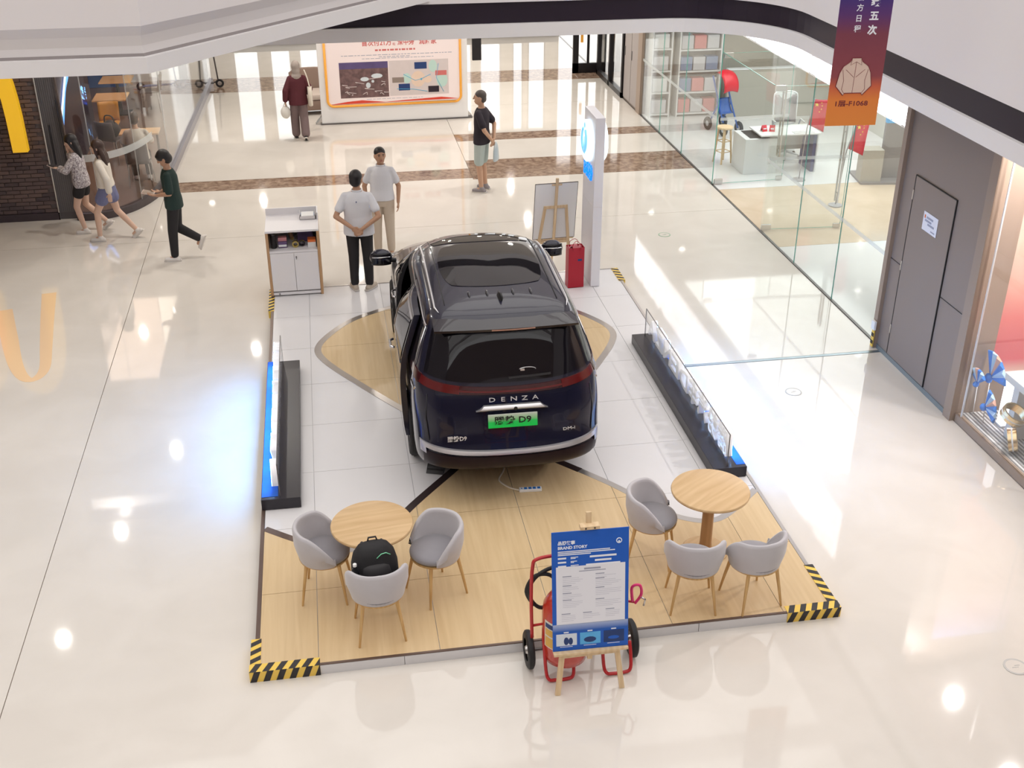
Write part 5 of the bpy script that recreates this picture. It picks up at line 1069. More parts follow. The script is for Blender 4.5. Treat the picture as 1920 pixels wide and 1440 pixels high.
so = thing('armchair', 'brown armchair with pale seat beside the billboard', 'armchair', (-.18, 25.75, 0), R(185))
MB().box(-.42, .42, -.40, .40, .10, .32, .04).build('base', 'sofa_tan', so, angle=40); MB().box(-.32, .32, -.28, .40, .32, .45, .05).build('seat', 'sofa_seat', so, angle=40)
MB().grid(lambda a, b: (-.44 + .88 * a, -.30 - .12 * b + .0 * a, .30 + .55 * b - .10 * (2 * a - 1) ** 4 * b), 10, 6, (0, -.12, 0)).build('backrest', 'sofa_tan', so, angle=40)
for s_ in (-1, 1):
    MB().box(s_ * .38 - .07, s_ * .38 + .07, -.36, .36, .30, .55, .04).build('armrest', 'sofa_tan', so, angle=40)
    for y_ in (-.3, .3): MB().tube([(s_ * .34, y_, 0), (s_ * .34, y_, .12)], .02, 8).build('leg', 'black_plastic', so)
# ------------------------------------------------------------------ billboard
mat('board_white', (.80, .79, .79), .4); mat('ad_face', (.80, .69, .67), .4, emit=.12); mat('ad_orange', (.80, .36, .05), .4, emit=.15); mat('ad_red', (.70, .06, .03), .45); mat('ad_text', (.62, .16, .15), .5); mat('map_base', (.66, .58, .57), .5, var=.05, vs=8); mat('map_green', (.50, .68, .62), .5); mat('map_blue', (.10, .45, .68), .5); mat('map_peach', (.78, .60, .48), .5)
mat('aerial', (.15, .085, .085), .5, var=.9, vs=11); mat('aerial_sky', (.10, .07, .19), .5, var=.3, vs=6); mat('aerial_water', (.62, .68, .72), .5)
ab = thing('billboard', 'large white advertising billboard with orange frame, aerial photo and map', 'billboard', (1.56, 24.70, 0), R(1.2))
MB().box(-1.57, 1.57, -.14, .14, .03, 2.75).build('cabinet', 'board_white', ab); MB().box(-1.60, 1.66, -.16, .16, 0, .03).build('base_rail', 'steel_dark', ab)
MB().box(-1.40, 1.40, -.150, -.140, .42, 2.55).build('poster_face', 'ad_face', ab)
fr = [(-1.42, 2.6)] + [(-1.42, .55)] + arc(-1.29, .51, .13, 180, 270, 6) + [(1.29, .38)] + arc(1.29, .51, .13, 270, 360, 6) + [(1.42, .55), (1.42, 2.6)]
MB().tube([(x, -.155, z_) for x, z_ in fr], .026, 8).build('orange_frame', 'ad_orange', ab, True)
def af(nm, m, x0, x1, z0, z1, d=.1515, parent=None): return MB().box(x0, x1, -d - .001, -d, z0, z1).build(nm, m, parent or ab)
text('首次付21万', .135, 'ad_text', ab, (-.33, -.152, 1.66), (R(90), 0, 0), ext=.001, fit=.62, bold=.003); text('起', .06, 'ad_text', ab, (.03, -.152, 1.63), (R(90), 0, 0), ext=.001)
text('深中旁', .135, 'ad_text', ab, (.28, -.152, 1.66), (R(90), 0, 0), ext=.001, bold=.003, fit=.35); text('润府家', .135, 'ad_text', ab, (.74, -.152, 1.66), (R(90), 0, 0), ext=.001, bold=.003, fit=.37)
for (x0, x1, z_, h_) in ((-.37, .47, 1.50, .035), (-1.08, 1.24, 1.415, .012), (-.3, .35, 1.375, .012), (-.65, .85, 1.345, .010), (-.6, .6, .50, .008)):
    x = x0
    while x < x1: w_ = random.uniform(.03, .12); af('text_line', 'ad_text' if h_ > .02 else 'print_grey', x, min(x + w_, x1), z_, z_ + h_); x += w_ + .022
ap = af('aerial_photo', 'aerial', -1.14, -.12, .545, 1.285); af('photo_sky', 'aerial_sky', -1.14, -.12, 1.15, 1.285, .153, ap)
for (x, z_, a_, b_) in ((-.62, .93, .09, .045), (-.36, .99, .12, .05), (-.55, .80, .05, .06), (-.45, .88, .03, .03)): MB().ell((x, -.1535, z_), a_, .0012, b_, 12, 6).build('photo_water', 'aerial_water', ap)
rr = random.Random(4)
for k in range(14):
    x, z_ = rr.uniform(-1.1, -.2), rr.uniform(.58, .95); MB().tube(spline([(x, -.153, z_), (x + rr.uniform(-.1, .1), -.153, z_ + rr.uniform(-.03, .05)), (x + rr.uniform(0, .16), -.153, z_ + rr.uniform(-.03, .03))], 4), .006, 5).build('photo_road', 'map_base', ap, True)
mpp = af('map', 'map_base', -.10, 1.16, .555, 1.29)
for (m, x0, x1, z0, z1) in (('map_green', .74, .92, 1.02, 1.28), ('map_green', .90, 1.14, .70, 1.0), ('map_green', .18, .36, .80, 1.02), ('map_peach', .36, .66, .72, 1.06), ('map_blue', .52, .62, .84, .93), ('map_peach', .62, .80, .80, .95)):
    MB().ell(((x0 + x1) / 2, -.1535, (z0 + z1) / 2), (x1 - x0) / 2, .001, (z1 - z0) / 2, 14, 6).build('map_area', m, mpp)
for (m, x0, x1, z0, z1) in (('print_navy', .44, .70, 1.10, 1.24), ('ad_text', .88, 1.12, .95, 1.05), ('wall_taupe', -.04, .21, .83, .94), ('print_navy', .09, .33, .66, .80), ('fascia_dark', .72, .95, .60, .73)): af('map_photo', m, x0, x1, z0, z1, .154, mpp)
for pts_ in ([(.2, 1.0), (.45, .86), (.6, .9), (.78, .98)], [(.05, .7), (.4, .68), (.7, .62)], [(.95, 1.2), (.9, .9), (1.05, .6)]): MB().tube([(x, -.1535, z_) for x, z_ in pts_], .006, 5).build('map_road', 'map_blue', mpp, True)
MB().add([(-1.38, -.1535, .42), (1.38, -.1535, .44), (1.0, -.1535, .49), (.3, -.1535, .46), (-.2, -.1535, .435), (-.7, -.1535, .49), (-1.0, -.1535, .47)] + [(-1.38, -.151, .42), (1.38, -.151, .44), (1.0, -.151, .49), (.3, -.151, .46), (-.2, -.151, .435), (-.7, -.151, .49), (-1.0, -.151, .47)], [tuple(range(7)), tuple(range(13, 6, -1))] + [(i, (i + 1) % 7, (i + 1) % 7 + 7, i + 7) for i in range(7)]).build('red_wave', 'ad_red', ab)
for s_ in (-1, 1): MB().loft([[(s_ * 1.57, y_, .0), (s_ * 1.70, y_, .0), (s_ * 1.57, y_, .16)] for y_ in (-.1, .1)]).build('foot_bracket', 'steel', ab)
# ------------------------------------------------------------------ entrance glazing and far right doors
wf = struct(MB().box(-9, 6.9, 33.2, 33.35, 0, .18).box(-9, 6.9, 33.2, 33.35, 2.7, 3.9).build('wall_back', 'fascia_dark'), 'dark framed entrance glazing')
mat('facade_cream', (.80, .74, .65), .6)
spans = [(-9.0, -6.6, 0), (-6.6, -5.5, 1), (-5.5, -4.6, 0), (-4.6, -3.7, 1), (-3.7, -2.3, 0), (-2.3, -1.62, 1), (-1.62, -1.3, 0), (-1.3, -.75, 1), (-.75, -.5, 0), (-.5, .35, 1), (.35, 3.9, 0), (3.9, 4.35, 1), (4.35, 4.6, 0), (4.6, 5.2, 1), (5.2, 5.55, 0), (5.55, 5.85, 1), (5.85, 6.0, 0), (6.0, 6.5, 1), (6.5, 6.9, 0)]
for (xa, xb, g_) in spans:
    if g_:
        p = MB().box(xa + .03, xb - .03, 33.26, 33.272, .18, 2.7).build('glass_pane', 'clear_glass', wf)
        MB().box(xa, xa + .03, 33.2, 33.33, .18, 2.7).box(xb - .03, xb, 33.2, 33.33, .18, 2.7).build('mullion', 'steel', p)
    else: MB().box(xa, xb, 33.2, 33.35, .18, 2.7).build('wall_panel', 'facade_cream', wf)
mat('pave', (.55, .54, .52), .8); mat('hedge', (.10, .30, .05), .8, var=.5, vs=4)
struct(MB().box(-20, 20, 33.4, 60, -.13, -.02).build('floor_outside', 'pave'))
hd = thing('hedge', 'green hedge outside the entrance glass', 'hedge', (-1.6, 40, -.02)); rr = random.Random(8)
hb = MB()
for k in range(60): hb.ell((rr.uniform(-1.4, 1.4), rr.uniform(-.4, .4), rr.uniform(.3, 1.3)), .28, .28, .25, 8, 6)
hb.build('foliage', 'hedge', hd, True); MB().box(-1.6, 1.6, -.5, .5, 0, .3).build('planter', 'pave', hd)
wr2 = struct(MB().box(6.9, 7.3, 24.52, 25.75, 0, 3.85).build('wall_corridor', 'wall_taupe'), 'grey panelled corridor wall')
mat('door_grey', (.38, .34, .33), .45)
MB().box(6.86, 6.92, 24.24, 24.55, 0, 3.85).build('pier', 'wall_taupe2', wr2)
for (a, b) in ((24.58, 25.12), (25.15, 25.70)): q = MB().box(6.875, 6.905, a, b, .06, 3.0).build('panel_door', 'door_grey', wr2); MB().box(6.862, 6.876, b - .06, b - .03, 1.0, 1.2).build('pull', 'steel_dark', q)
d5 = struct(MB().box(6.84, 6.96, 25.76, 25.86, 0, 3.85).box(6.84, 6.96, 26.95, 27.05, 0, 3.85).box(6.84, 6.96, 28.15, 28.25, 0, 3.85).box(6.84, 6.96, 25.76, 28.25, 0, .12).box(6.84, 6.96, 25.76, 28.25, 2.5, 2.6).build('door_5', 'black_metal'), 'black framed glass side doors')
for (a, b) in ((25.86, 26.95), (27.05, 28.15)): q = MB().box(6.89, 6.90, a, b, .12, 2.5).build('glass_pane', 'clear_glass', d5)
d6 = struct(MB().box(6.28, 7.12, 28.42, 28.50, 0, .24).box(6.28, 6.42, 28.42, 28.50, 0, 3.0).box(6.92, 7.12, 28.42, 28.50, 0, 3.0).box(6.64, 6.70, 28.44, 28.48, .2, 2.5).box(6.28, 7.12, 28.42, 28.50, 2.4, 3.0).build('door_6', 'black_metal'), 'black framed glass door standing across the corridor end')
MB().box(6.42, 6.92, 28.455, 28.465, .24, 2.4).build('glass_pane', 'clear_glass', d6); MB().tube([(7.02, 28.38, .8), (7.02, 28.38, 1.5)], .015, 8).build('pull_bar', 'steel', d6); MB().box(6.46, 6.53, 28.41, 28.42, .75, 1.05).build('notice', 'ad_orange', d6)
MB().box(6.3, 7.05, 27.9, 28.35, .001, .010).build('door_mat', 'stone_brown', fb)
ht = thing('hanging_sign', 'black overhead hanging sign right of the billboard', 'sign', (3.42, 25.2, 1.10)); MB().box(-.10, .10, -.04, .04, 0, .75, .01).build('panel', 'black_metal', ht); MB().tube([(0, 0, .75), (0, 0, 2.76)], .01, 6).build('rod', 'steel_dark', ht)
# ------------------------------------------------------------------ hanging banner in the atrium
ramp_mat('banner_print', [(0, (.80, .27, .055)), (.20, (.78, .24, .05)), (.30, (.62, .13, .06)), (.38, (.27, .06, .075)), (.70, (.20, .045, .075)), (.84, (.10, .03, .16)), (1, (.035, .025, .20))], 2, 0, 1.2, .5)
mat('jacket_fill', (.72, .56, .48), .5); mat('jacket_line', (.20, .03, .04), .5)
bn = thing('hanging_banner', 'long purple to orange hanging banner with a drawn jacket', 'banner', (4.885, 10.0, 3.63), R(-4))
MB().box(-.245, .245, -.003, .003, 0, 2.3).build('banner_cloth', 'banner_print', bn); MB().tube([(-.26, 0, 2.3), (.26, 0, 2.3)], .012, 8).build('top_rod', 'steel', bn)
for s_ in (-1, 1): MB().tube([(s_ * .24, 0, 2.3), (s_ * .24, 0, 4.5)], .003, 6).build('wire', 'steel_dark', bn)
text('1层-F1068', .062, 'jacket_line', bn, (-.02, -.004, .205), (R(90), 0, 0), ext=.0006, bold=.0012, fit=.31)
for k, ch in enumerate('连续五次'): text(ch, .088, 'print_text', bn, (.085, -.004, 1.24 - k * .125), (R(90), 0, 0), ext=.0006, bold=.003)
for k, ch in enumerate('官方日程'): text(ch, .066, 'print_text', bn, (-.055, -.004, 1.155 - k * .092), (R(90), 0, 0), ext=.0006, bold=.001)
jk = [(-.042, .625), (.042, .625), (.058, .592), (.118, .55), (.148, .49), (.17, .37), (.092, .285), (.078, .305), (-.078, .305), (-.092, .285), (-.17, .37), (-.148, .49), (-.118, .55), (-.058, .592)]
jk = [(x - .02, z_) for x, z_ in jk]
MB().add([(x, -.0045, z_) for x, z_ in jk] + [(x, -.0035, z_) for x, z_ in jk], [tuple(range(len(jk)))] + [(i, (i + 1) % 14, (i + 1) % 14 + 14, i + 14) for i in range(14)]).build('jacket', 'jacket_fill', bn, fix=False)
MB().tube([(x, -.005, z_) for x, z_ in jk], .004, 5, closed=True).build('outline', 'jacket_line', bn)
for P in ([(0, .59), (-.005, .305)], [(-.042, .625), (-.052, .56), (0, .59), (.052, .56), (.042, .625)], [(-.12, .52), (-.10, .42), (-.11, .34), (-.08, .30)], [(.12, .52), (.10, .42), (.11, .34), (.08, .30)], [(-.09, .52), (-.01, .45)], [(.09, .52), (.01, .45)]):
    MB().tube([(x - .02, -.0052, z_) for x, z_ in P], .002, 5).build('outline', 'jacket_line', bn)
# ------------------------------------------------------------------ people
mat('skin_a', (.55, .33, .22), .55); mat('skin_b', (.48, .27, .17), .55); mat('skin_c', (.66, .44, .33), .55)
mat('hair_black', (.012, .009, .010), .5); mat('hair_brown', (.045, .022, .016), .5); mat('hair_grey', (.07, .055, .05), .55)
mat('shirt_white', (.72, .72, .76), .75, bump=.15, bs=60); mat('shirt_cream', (.72, .66, .58), .75, bump=.15, bs=60); mat('trouser_black', (.014, .012, .014), .8, bump=.2, bs=40); mat('khaki', (.56, .47, .38), .8, bump=.2, bs=40)
mat('tee_black', (.018, .012, .020), .8, bump=.2, bs=40); mat('shorts_pale', (.45, .52, .50), .8); mat('maroon', (.085, .012, .020), .8); mat('trouser_mauve', (.17, .12, .12), .8, bump=.2, bs=40); mat('hijab_grey', (.34, .29, .26), .8); mat('denim', (.16, .17, .30), .8, var=.1, vs=30); mat('tee_green', (.010, .030, .026), .8)
mat('shoe_white', (.72, .68, .64), .5); mat('shoe_beige', (.50, .42, .34), .55); mat('shoe_grey', (.28, .25, .26), .5); mat('sole', (.62, .58, .54), .6); mat('lip', (.40, .13, .11), .5); mat('eye_dark', (.02, .012, .010), .3)
marble('blouse_print', (.16, .12, .14), (.70, .66, .66), .75, 38)
def caps(mb, a, b, r0, r1, n=12):
    a, b = Vector(a), Vector(b); d = (b - a); 
    if d.length < 1e-6: return mb
    d.normalize(); P = [a - d * r0 * k for k in (.999, .87, .5)] + [a, b] + [b + d * r1 * k for k in (.5, .87, .999)]
    return mb.tube(P, [r0 * .04, r0 * .5, r0 * .87, r0, r1, r1 * .87, r1 * .5, r1 * .04], n)
def chain(mb, pts, rad, n=12):
    for i in range(len(pts) - 1): caps(mb, pts[i], pts[i + 1], rad[i], rad[i + 1], n)
    return mb
def rings(mb, secs, n=20):
    """secs: (x, y, z, rx, ry)"""
    return mb.loft([[(x + rx * math.cos(2 * math.pi * k / n), y + ry * math.sin(2 * math.pi * k / n), z) for k in range(n)] for x, y, z, rx, ry in secs])
def remesh(mb, name, m, parent, vox=.012, it=3):
    o = mb.build('tmp', m); md = o.modifiers.new('r', 'REMESH'); md.mode = 'VOXEL'; md.voxel_size = vox; md.use_smooth_shade = True
    s_ = o.modifiers.new('s', 'SMOOTH'); s_.factor = .5; s_.iterations = it
    bpy.context.view_layer.update(); me = bpy.data.meshes.new_from_object(o.evaluated_get(bpy.context.evaluated_depsgraph_get()))
    old = o.data; bpy.data.objects.remove(o); bpy.data.meshes.remove(old); me.name = name; me.materials.clear(); me.materials.append(M[m]); me.shade_smooth()
    return inst(me, name, parent)
def hand(mb, w_, d, nrm, side, curl=.5):
    """w_ wrist, d direction of the hand, nrm palm normal, side = +1/-1 thumb direction sign"""
    w_, d, nrm = Vector(w_), Vector(d).normalized(), Vector(nrm); nrm = (nrm - d * nrm.dot(d)).normalized(); s_ = d.cross(nrm).normalized() * side
    rot = Matrix((s_, d, nrm)).transposed()
    mb.ell(w_ + d * .05, .041, .055, .017, 12, 8, rot)
    for k, (o_, L_) in enumerate(((.030, .062), (.010, .072), (-.011, .067), (-.030, .052))):
        a = w_ + d * .088 + s_ * o_; d1 = (d + nrm * curl * .5).normalized(); b = a + d1 * L_ * .55; d2 = (d + nrm * curl * 1.6).normalized(); c = b + d2 * L_ * .5
        chain(mb, [a - d * .02, a, b, c], [.0095, .0095, .0088, .0075], 8)
    a = w_ + d * .03 + s_ * .03; b = a + (s_ * .8 + d * .75 + nrm * .3).normalized() * .035; c = b + (d + nrm * .4).normalized() * .03
    chain(mb, [a - s_ * .01, a, b, c], [.011, .0115, .0105, .0085], 8)
def person(label, loc, rz, h=1.75, skin='skin_a', legs=None, arms=None, lean=0, headyaw=0, headpitch=0, hair=('hair_black', 'short'), top=None, bottom=None, shoes='shoe_white', slim=1.0, extra=None, collar=False, hipx=0):
    s = h / 1.75; t = thing('person', label, 'person', loc, R(rz)); t.scale = (s, s, s)
    hz = .93 if legs is None or 'hip' not in legs else legs['hip']
    dz = hz - .93
    def T(p, z0=0): return (p[0], p[1] + lean * max(0, p[2] - .93), p[2] + dz)
    L_ = dict(knee=((-.10, .02, .50), (.10, .02, .50)), ankle=((-.105, -.02, .085), (.105, -.02, .085)), toe=((-.13, .14, .03), (.13, .14, .03))); L_.update(legs or {})
    A_ = dict(elbow=((-.25, -.02, 1.13), (.25, -.02, 1.13)), wrist=((-.26, .06, .88), (.26, .06, .88)), hand=((0, .1, -1), (0, .1, -1)), palm=((1, 0, 0), (-1, 0, 0)), curl=.5); A_.update(arms or {})
    hip = [(-.09 * slim, 0, hz), (.09 * slim, 0, hz)]; sh = [T((-.158 * slim, 0, 1.395)), T((.158 * slim, 0, 1.395))]
    mb = MB()
    rings(mb, [(*T((0, 0, z))[:2], z + dz, rx * slim, ry) for z, rx, ry in ((.84, .10, .08), (.90, .155, .10), (.98, .150, .098), (1.08, .132, .09), (1.22, .150, .10), (1.34, .155, .105), (1.41, .125, .085), (1.47, .070, .06))])
    for i in (0, 1):
        chain(mb, [hip[i], L_['knee'][i], L_['ankle'][i]], [.088, .056, .038]); a = Vector(L_['ankle'][i]); tt = Vector(L_['toe'][i])
        k_ = Vector(L_['knee'][i]); bk = (a - k_).normalized(); calf = k_ + (a - k_) * .3; chain(mb, [k_, calf, a], [.05, .055, .036])
        chain(mb, [a, a + (tt - a) * .2 + Vector((0, 0, -.02)), a + (tt - a) * .55 + Vector((0, 0, -.01))], [.036, .034, .026])
        e, w_ = Vector(A_['elbow'][i]), Vector(A_['wrist'][i]); chain(mb, [sh[i], e, w_], [.046, .039, .027])
        chain(mb, [T((0, 0, 1.40)), sh[i]], [.06, .046]); hand(mb, w_, A_['hand'][i], A_['palm'][i], -1 if i == 0 else 1, A_['curl'])
    nb = Vector(T((0, -.005, 1.45))); nh = Vector(T((0, .012, 1.55))); chain(mb, [nb, nh], [.055, .050])
    hc = Vector(T((0, .02, 1.635))); Rh = Matrix.Rotation(R(headyaw), 3, 'Z') @ Matrix.Rotation(R(headpitch), 3, 'X') @ Matrix.Scale(1.1, 3)
    def H(x, y, z): return hc + Rh @ Vector((x, y, z))
    def G(x, y, z): return hc + Matrix.Rotation(R(headyaw), 3, 'Z') @ Vector((x, y, z))
    mb.ell(hc, .076, .093, .108, 18, 14, Rh); mb.ell(H(0, .028, -.062), .055, .062, .052, 14, 10, Rh); caps(mb, H(0, .090, .018), H(0, .106, -.022), .008, .014, 8)
    for s_ in (-1, 1): mb.ell(H(s_ * .076, -.005, -.01), .010, .022, .032, 10, 8, Rh)
    remesh(mb, 'body', skin, t, .0085, 2)
    for s_ in (-1, 1):
        MB().ell(H(s_ * .030, .083, .008), .010, .006, .005, 10, 8, Rh).build('eye', 'eye_dark', t, True); MB().ell(H(s_ * .031, .086, .028), .020, .006, .005, 10, 6, Rh).build('eyebrow', hair[0] if hair[0] in M else 'hair_black', t, True)
    MB().ell(H(0, .088, -.058), .022, .008, .007, 10, 6, Rh).build('mouth', 'lip', t, True)
    # hair
    if hair[1] != 'hijab':
        mb = MB()
        if hair[1] == 'short': mb.ell(H(0, -.014, .030), .083, .096, .094, 18, 12, Rh); mb.ell(H(0, -.04, -.02), .076, .066, .075, 16, 10, Rh)
        if hair[1] == 'crop': mb.ell(H(0, -.010, .036), .080, .092, .082, 18, 12, Rh); mb.ell(H(0, -.04, -.02), .074, .060, .065, 16, 10, Rh)
        if hair[1] == 'bowl': mb.ell(H(0, -.006, .030), .088, .100, .096, 18, 12, Rh); mb.ell(H(0, -.03, -.02), .084, .080, .080, 16, 10, Rh); mb.ell(H(0, .055, .058), .068, .045, .035, 14, 8, Rh)
        if hair[1] == 'long':
            mb.ell(H(0, -.012, .028), .086, .100, .096, 18, 12, Rh); mb.ell(H(0, -.045, -.04), .082, .062, .10, 16, 10, Rh)
            for s_ in (-1, 0, 1): chain(mb, [H(s_ * .055, -.05, -.02), G(s_ * .065, -.095, -.14), G(s_ * .06, -.115, -.26), G(s_ * .05, -.125, -.40 + .03 * abs(s_))], [.04, .044, .04, .016])
            for s_ in (-1, 1): chain(mb, [H(s_ * .074, .02, .03), H(s_ * .082, .01, -.06), H(s_ * .078, -.01, -.16)], [.022, .022, .012])
        remesh(mb, 'hair', hair[0], t, .011, 3)
    else:
        mb = MB(); mb.ell(H(0, -.008, .02), .092, .108, .112, 18, 12, Rh); mb.ell(H(0, -.03, -.07), .085, .085, .09, 16, 10, Rh); chain(mb, [H(0, -.01, -.12), (0, -.005, 1.43 + dz)], [.085, .12]); remesh(mb, 'headscarf', hair[0], t, .012, 3)
    # upper garment
    if top:
        m, hem, sl, fit = top[:4]; mb = MB(); f = fit
        secs = [(hem, .180 + .012 * f, .128), (max(hem + .02, .99), .176 + .010 * f, .126), (1.10, .158 + .012 * f, .112), (1.22, .163 + .010 * f, .116), (1.34, .168, .117), (1.41, .140, .097), (1.465, .080, .070)]
        rings(mb, [(*T((0, 0, z))[:2], z + dz, rx * slim + .004 * f, ry + .006 * f) for z, rx, ry in secs])
        for i in (0, 1):
            e, w_ = Vector(A_['elbow'][i]), Vector(A_['wrist'][i]); S_ = Vector(sh[i]); chain(mb, [T((0, 0, 1.40)), S_], [.066, .054])
            if sl <= 1: chain(mb, [S_, S_ + (e - S_) * sl], [.055, .057 + .006 * f])
            else: chain(mb, [S_, e, e + (w_ - e) * (sl - 1)], [.055, .050 + .008 * f, .040 + .010 * f])
        remesh(mb, 'top', m, t, .012, 3)
        if collar: MB().lathe([(.062, 0), (.070, .0), (.074, .035), (.066, .038), (.062, 0)], 24, c=T((0, .002, 1.455)), caps=False).build('collar', m, t, True)
    if bottom:
        m, kind = bottom[:2]; mb = MB()
        rings(mb, [(0, 0, z + dz, rx * slim, ry) for z, rx, ry in ((.83, .125, .10), (.90, .168, .115), (.98, .163, .112), (1.02, .155, .106))])
        for i in (0, 1):
            k_, a = Vector(L_['knee'][i]), Vector(L_['ankle'][i]); hp = Vector(hip[i])
            if kind == 'trousers': chain(mb, [hp, k_, a + (k_ - a) * .06], [.102, .078, .062])
            if kind == 'wide': chain(mb, [hp, k_, a + (k_ - a) * .10], [.108, .100, .098])
            if kind == 'shorts': chain(mb, [hp, hp + (k_ - hp) * .88], [.105, .092])
            if kind == 'hotpants': chain(mb, [hp, hp + (k_ - hp) * .45], [.108, .102])
            if kind == 'skirt': chain(mb, [hp, hp + (k_ - hp) * .42], [.112, .118])
        if kind == 'skirt': mb.ell((0, .02, hz - .12), .16, .12, .12, 16, 10)
        remesh(mb, {'skirt': 'skirt', 'shorts': 'shorts', 'hotpants': 'shorts'}.get(kind, 'trousers'), m, t, .012, 3)
    for i in (0, 1):
        a, tt = Vector(L_['ankle'][i]), Vector(L_['toe'][i]); heel = a + (a - tt) * .25; heel.z = a.z - .05 if a.z > .1 else .035
        d = (tt - a); d.z = 0 if a.z < .1 else d.z; d.normalize(); up = Vector((0, 0, 1)) if a.z < .1 else (Vector((0, 0, 1)) - d * d.z).normalized()
        mb = MB(); base = a - up * (.052 if a.z >= .1 else a.z - .033)
        chain(mb, [base - d * .045, base + d * .05, base + d * .135], [.042, .044, .036]); chain(mb, [base - d * .03, a], [.042, .044])
        sh_ = remesh(mb, 'shoe', shoes, t, .010, 3)
        sd_ = d.cross(up); pts_ = [(-.095, .030), (-.05, .040), (.06, .046), (.13, .044), (.172, .020)]
        poly = [(u, v) for u, v in pts_] + [(u, -v) for u, v in pts_[::-1]]
        MB().add([base + d * u + sd_ * v - up * .033 for u, v in poly] + [base + d * u + sd_ * v - up * .015 for u, v in poly], [tuple(range(9, -1, -1)), tuple(range(10, 20))] + [(k, (k + 1) % 10, (k + 1) % 10 + 10, k + 10) for k in range(10)]).build('sole', 'sole', sh_)
    return t, H
# two men talking beside the van
pA, HA = person('man in white polo and black trousers with hands clasped behind his back', (.385, 15.22, PZ), -8, 1.72, 'skin_b', hair=('hair_black', 'short'), top=('shirt_white', .84, .62, 1.6), bottom=('trouser_black', 'trousers'), shoes='shoe_beige', collar=True, headyaw=-14, slim=1.08,
    legs=dict(toe=((-.17, .12, .03), (.18, .11, .03))), arms=dict(elbow=((-.30, -.10, 1.13), (.30, -.10, 1.13)), wrist=((-.075, -.195, 1.0), (.075, -.20, .985)), hand=((.75, -.05, -.65), (-.75, -.05, -.65)), palm=((0, -1, 0), (0, 1, 0)), curl=.35))
MB().box(-.006, .006, -.128, -.122, 1.335, 1.355).build('shirt_logo', 'print_navy', pA)
pB, HB = person('man in white polo and khaki trousers facing the camera', (.80, 16.72, 0), 172, 1.70, 'skin_b', hair=('hair_black', 'crop'), top=('shirt_white', .93, .62, 1.2), bottom=('khaki', 'trousers'), shoes='shoe_beige', collar=True, headyaw=18,
    arms=dict(elbow=((-.26, -.04, 1.13), (.27, -.05, 1.13)), wrist=((-.25, .05, .90), (.24, .05, .92))))
MB().lathe([(.160, 0), (.172, 0), (.172, .035), (.160, .035), (.160, 0)], 28, caps=False).build('belt', 'hair_brown', pB, loc=(0, 0, .965)).scale = (1, .70, 1)
pC, HC = person('man in black t-shirt, pale shorts and grey slippers turned to the left', (2.73, 19.6, 0), 62, 1.78, 'skin_a', hair=('hair_grey', 'crop'), top=('tee_black', .86, .72, 1.8), bottom=('shorts_pale', 'shorts'), shoes='shoe_grey', headyaw=12,
    arms=dict(elbow=((-.25, -.14, 1.14), (.25, -.14, 1.14)), wrist=((-.06, -.20, .94), (.06, -.20, .93)), hand=((.7, 0, -.7), (-.7, 0, -.7)), palm=((0, -1, 0), (0, 1, 0)), curl=.5))
pD, HD = person('woman in grey headscarf, maroon top and wide trousers walking away', (-.45, 23.5, 0), 4, 1.56, 'skin_b', hair=('hijab_grey', 'hijab'), top=('maroon', .80, 1.85, 2.2), bottom=('trouser_mauve', 'wide'), shoes='trouser_black',
    legs=dict(knee=((-.10, .10, .50), (.10, .0, .50)), ankle=((-.10, .10, .085), (.10, -.16, .12)), toe=((-.11, .26, .03), (.11, -.02, .03))), arms=dict(elbow=((-.27, -.05, 1.13), (.28, -.02, 1.15)), wrist=((-.29, .0, .88), (.25, .16, 1.0))))
# walkers on the left
pE, HE = person('long haired woman in patterned blouse and black shorts holding a phone', (-3.86, 18.55, 0), 84, 1.60, 'skin_c', hair=('hair_black', 'long'), top=('blouse_print', .86, 1.75, 2.0), bottom=('trouser_black', 'hotpants'), headpitch=-16, headyaw=8,
    legs=dict(knee=((-.09, .13, .50), (.09, .02, .49)), ankle=((-.09, .05, .085), (.09, -.30, .16)), toe=((-.10, .21, .03), (.10, -.17, .05))), arms=dict(elbow=((-.22, .16, 1.18), (.20, .14, 1.20)), wrist=((-.10, .31, 1.20), (.09, .16, 1.43)), hand=((0, 1, .1), (-.25, -.1, 1)), palm=((0, 0, 1), (-1, 0, 0)), curl=.5), lean=.06)
pF, HF = person('long haired woman in cream blouse and blue denim skirt striding left', (-3.41, 18.12, 0), 82, 1.63, 'skin_c', hair=('hair_brown', 'long'), top=('shirt_cream', .98, 1.8, 1.6), bottom=('denim', 'skirt'), shoes='shoe_white',
    legs=dict(hip=.91, knee=((-.09, .20, .52), (.09, -.08, .50)), ankle=((-.09, .22, .085), (.09, -.36, .14)), toe=((-.10, .38, .03), (.10, -.24, .03))), arms=dict(elbow=((-.25, -.10, 1.14), (.25, .04, 1.13)), wrist=((-.27, -.12, .90), (.26, .16, .92))), lean=.04)
pG, HG = person('boy in dark green t-shirt and black trousers reading a tablet while walking', (-2.29, 17.08, 0), 86, 1.70, 'skin_b', hair=('hair_black', 'bowl'), top=('tee_green', .86, .85, 1.8), bottom=('trouser_black', 'trousers'), headpitch=-26, slim=.92,
    legs=dict(knee=((-.09, .06, .50), (.09, .02, .50)), ankle=((-.09, .08, .085), (.09, -.30, .30)), toe=((-.10, .24, .03), (.10, -.24, .16))), arms=dict(elbow=((-.23, .0, 1.14), (.23, .02, 1.14)), wrist=((-.10, .21, 1.08), (.12, .19, 1.07)), hand=((.15, 1, .05), (-.15, 1, .05)), palm=((0, 0, 1), (0, 0, 1)), curl=.6), lean=.05)
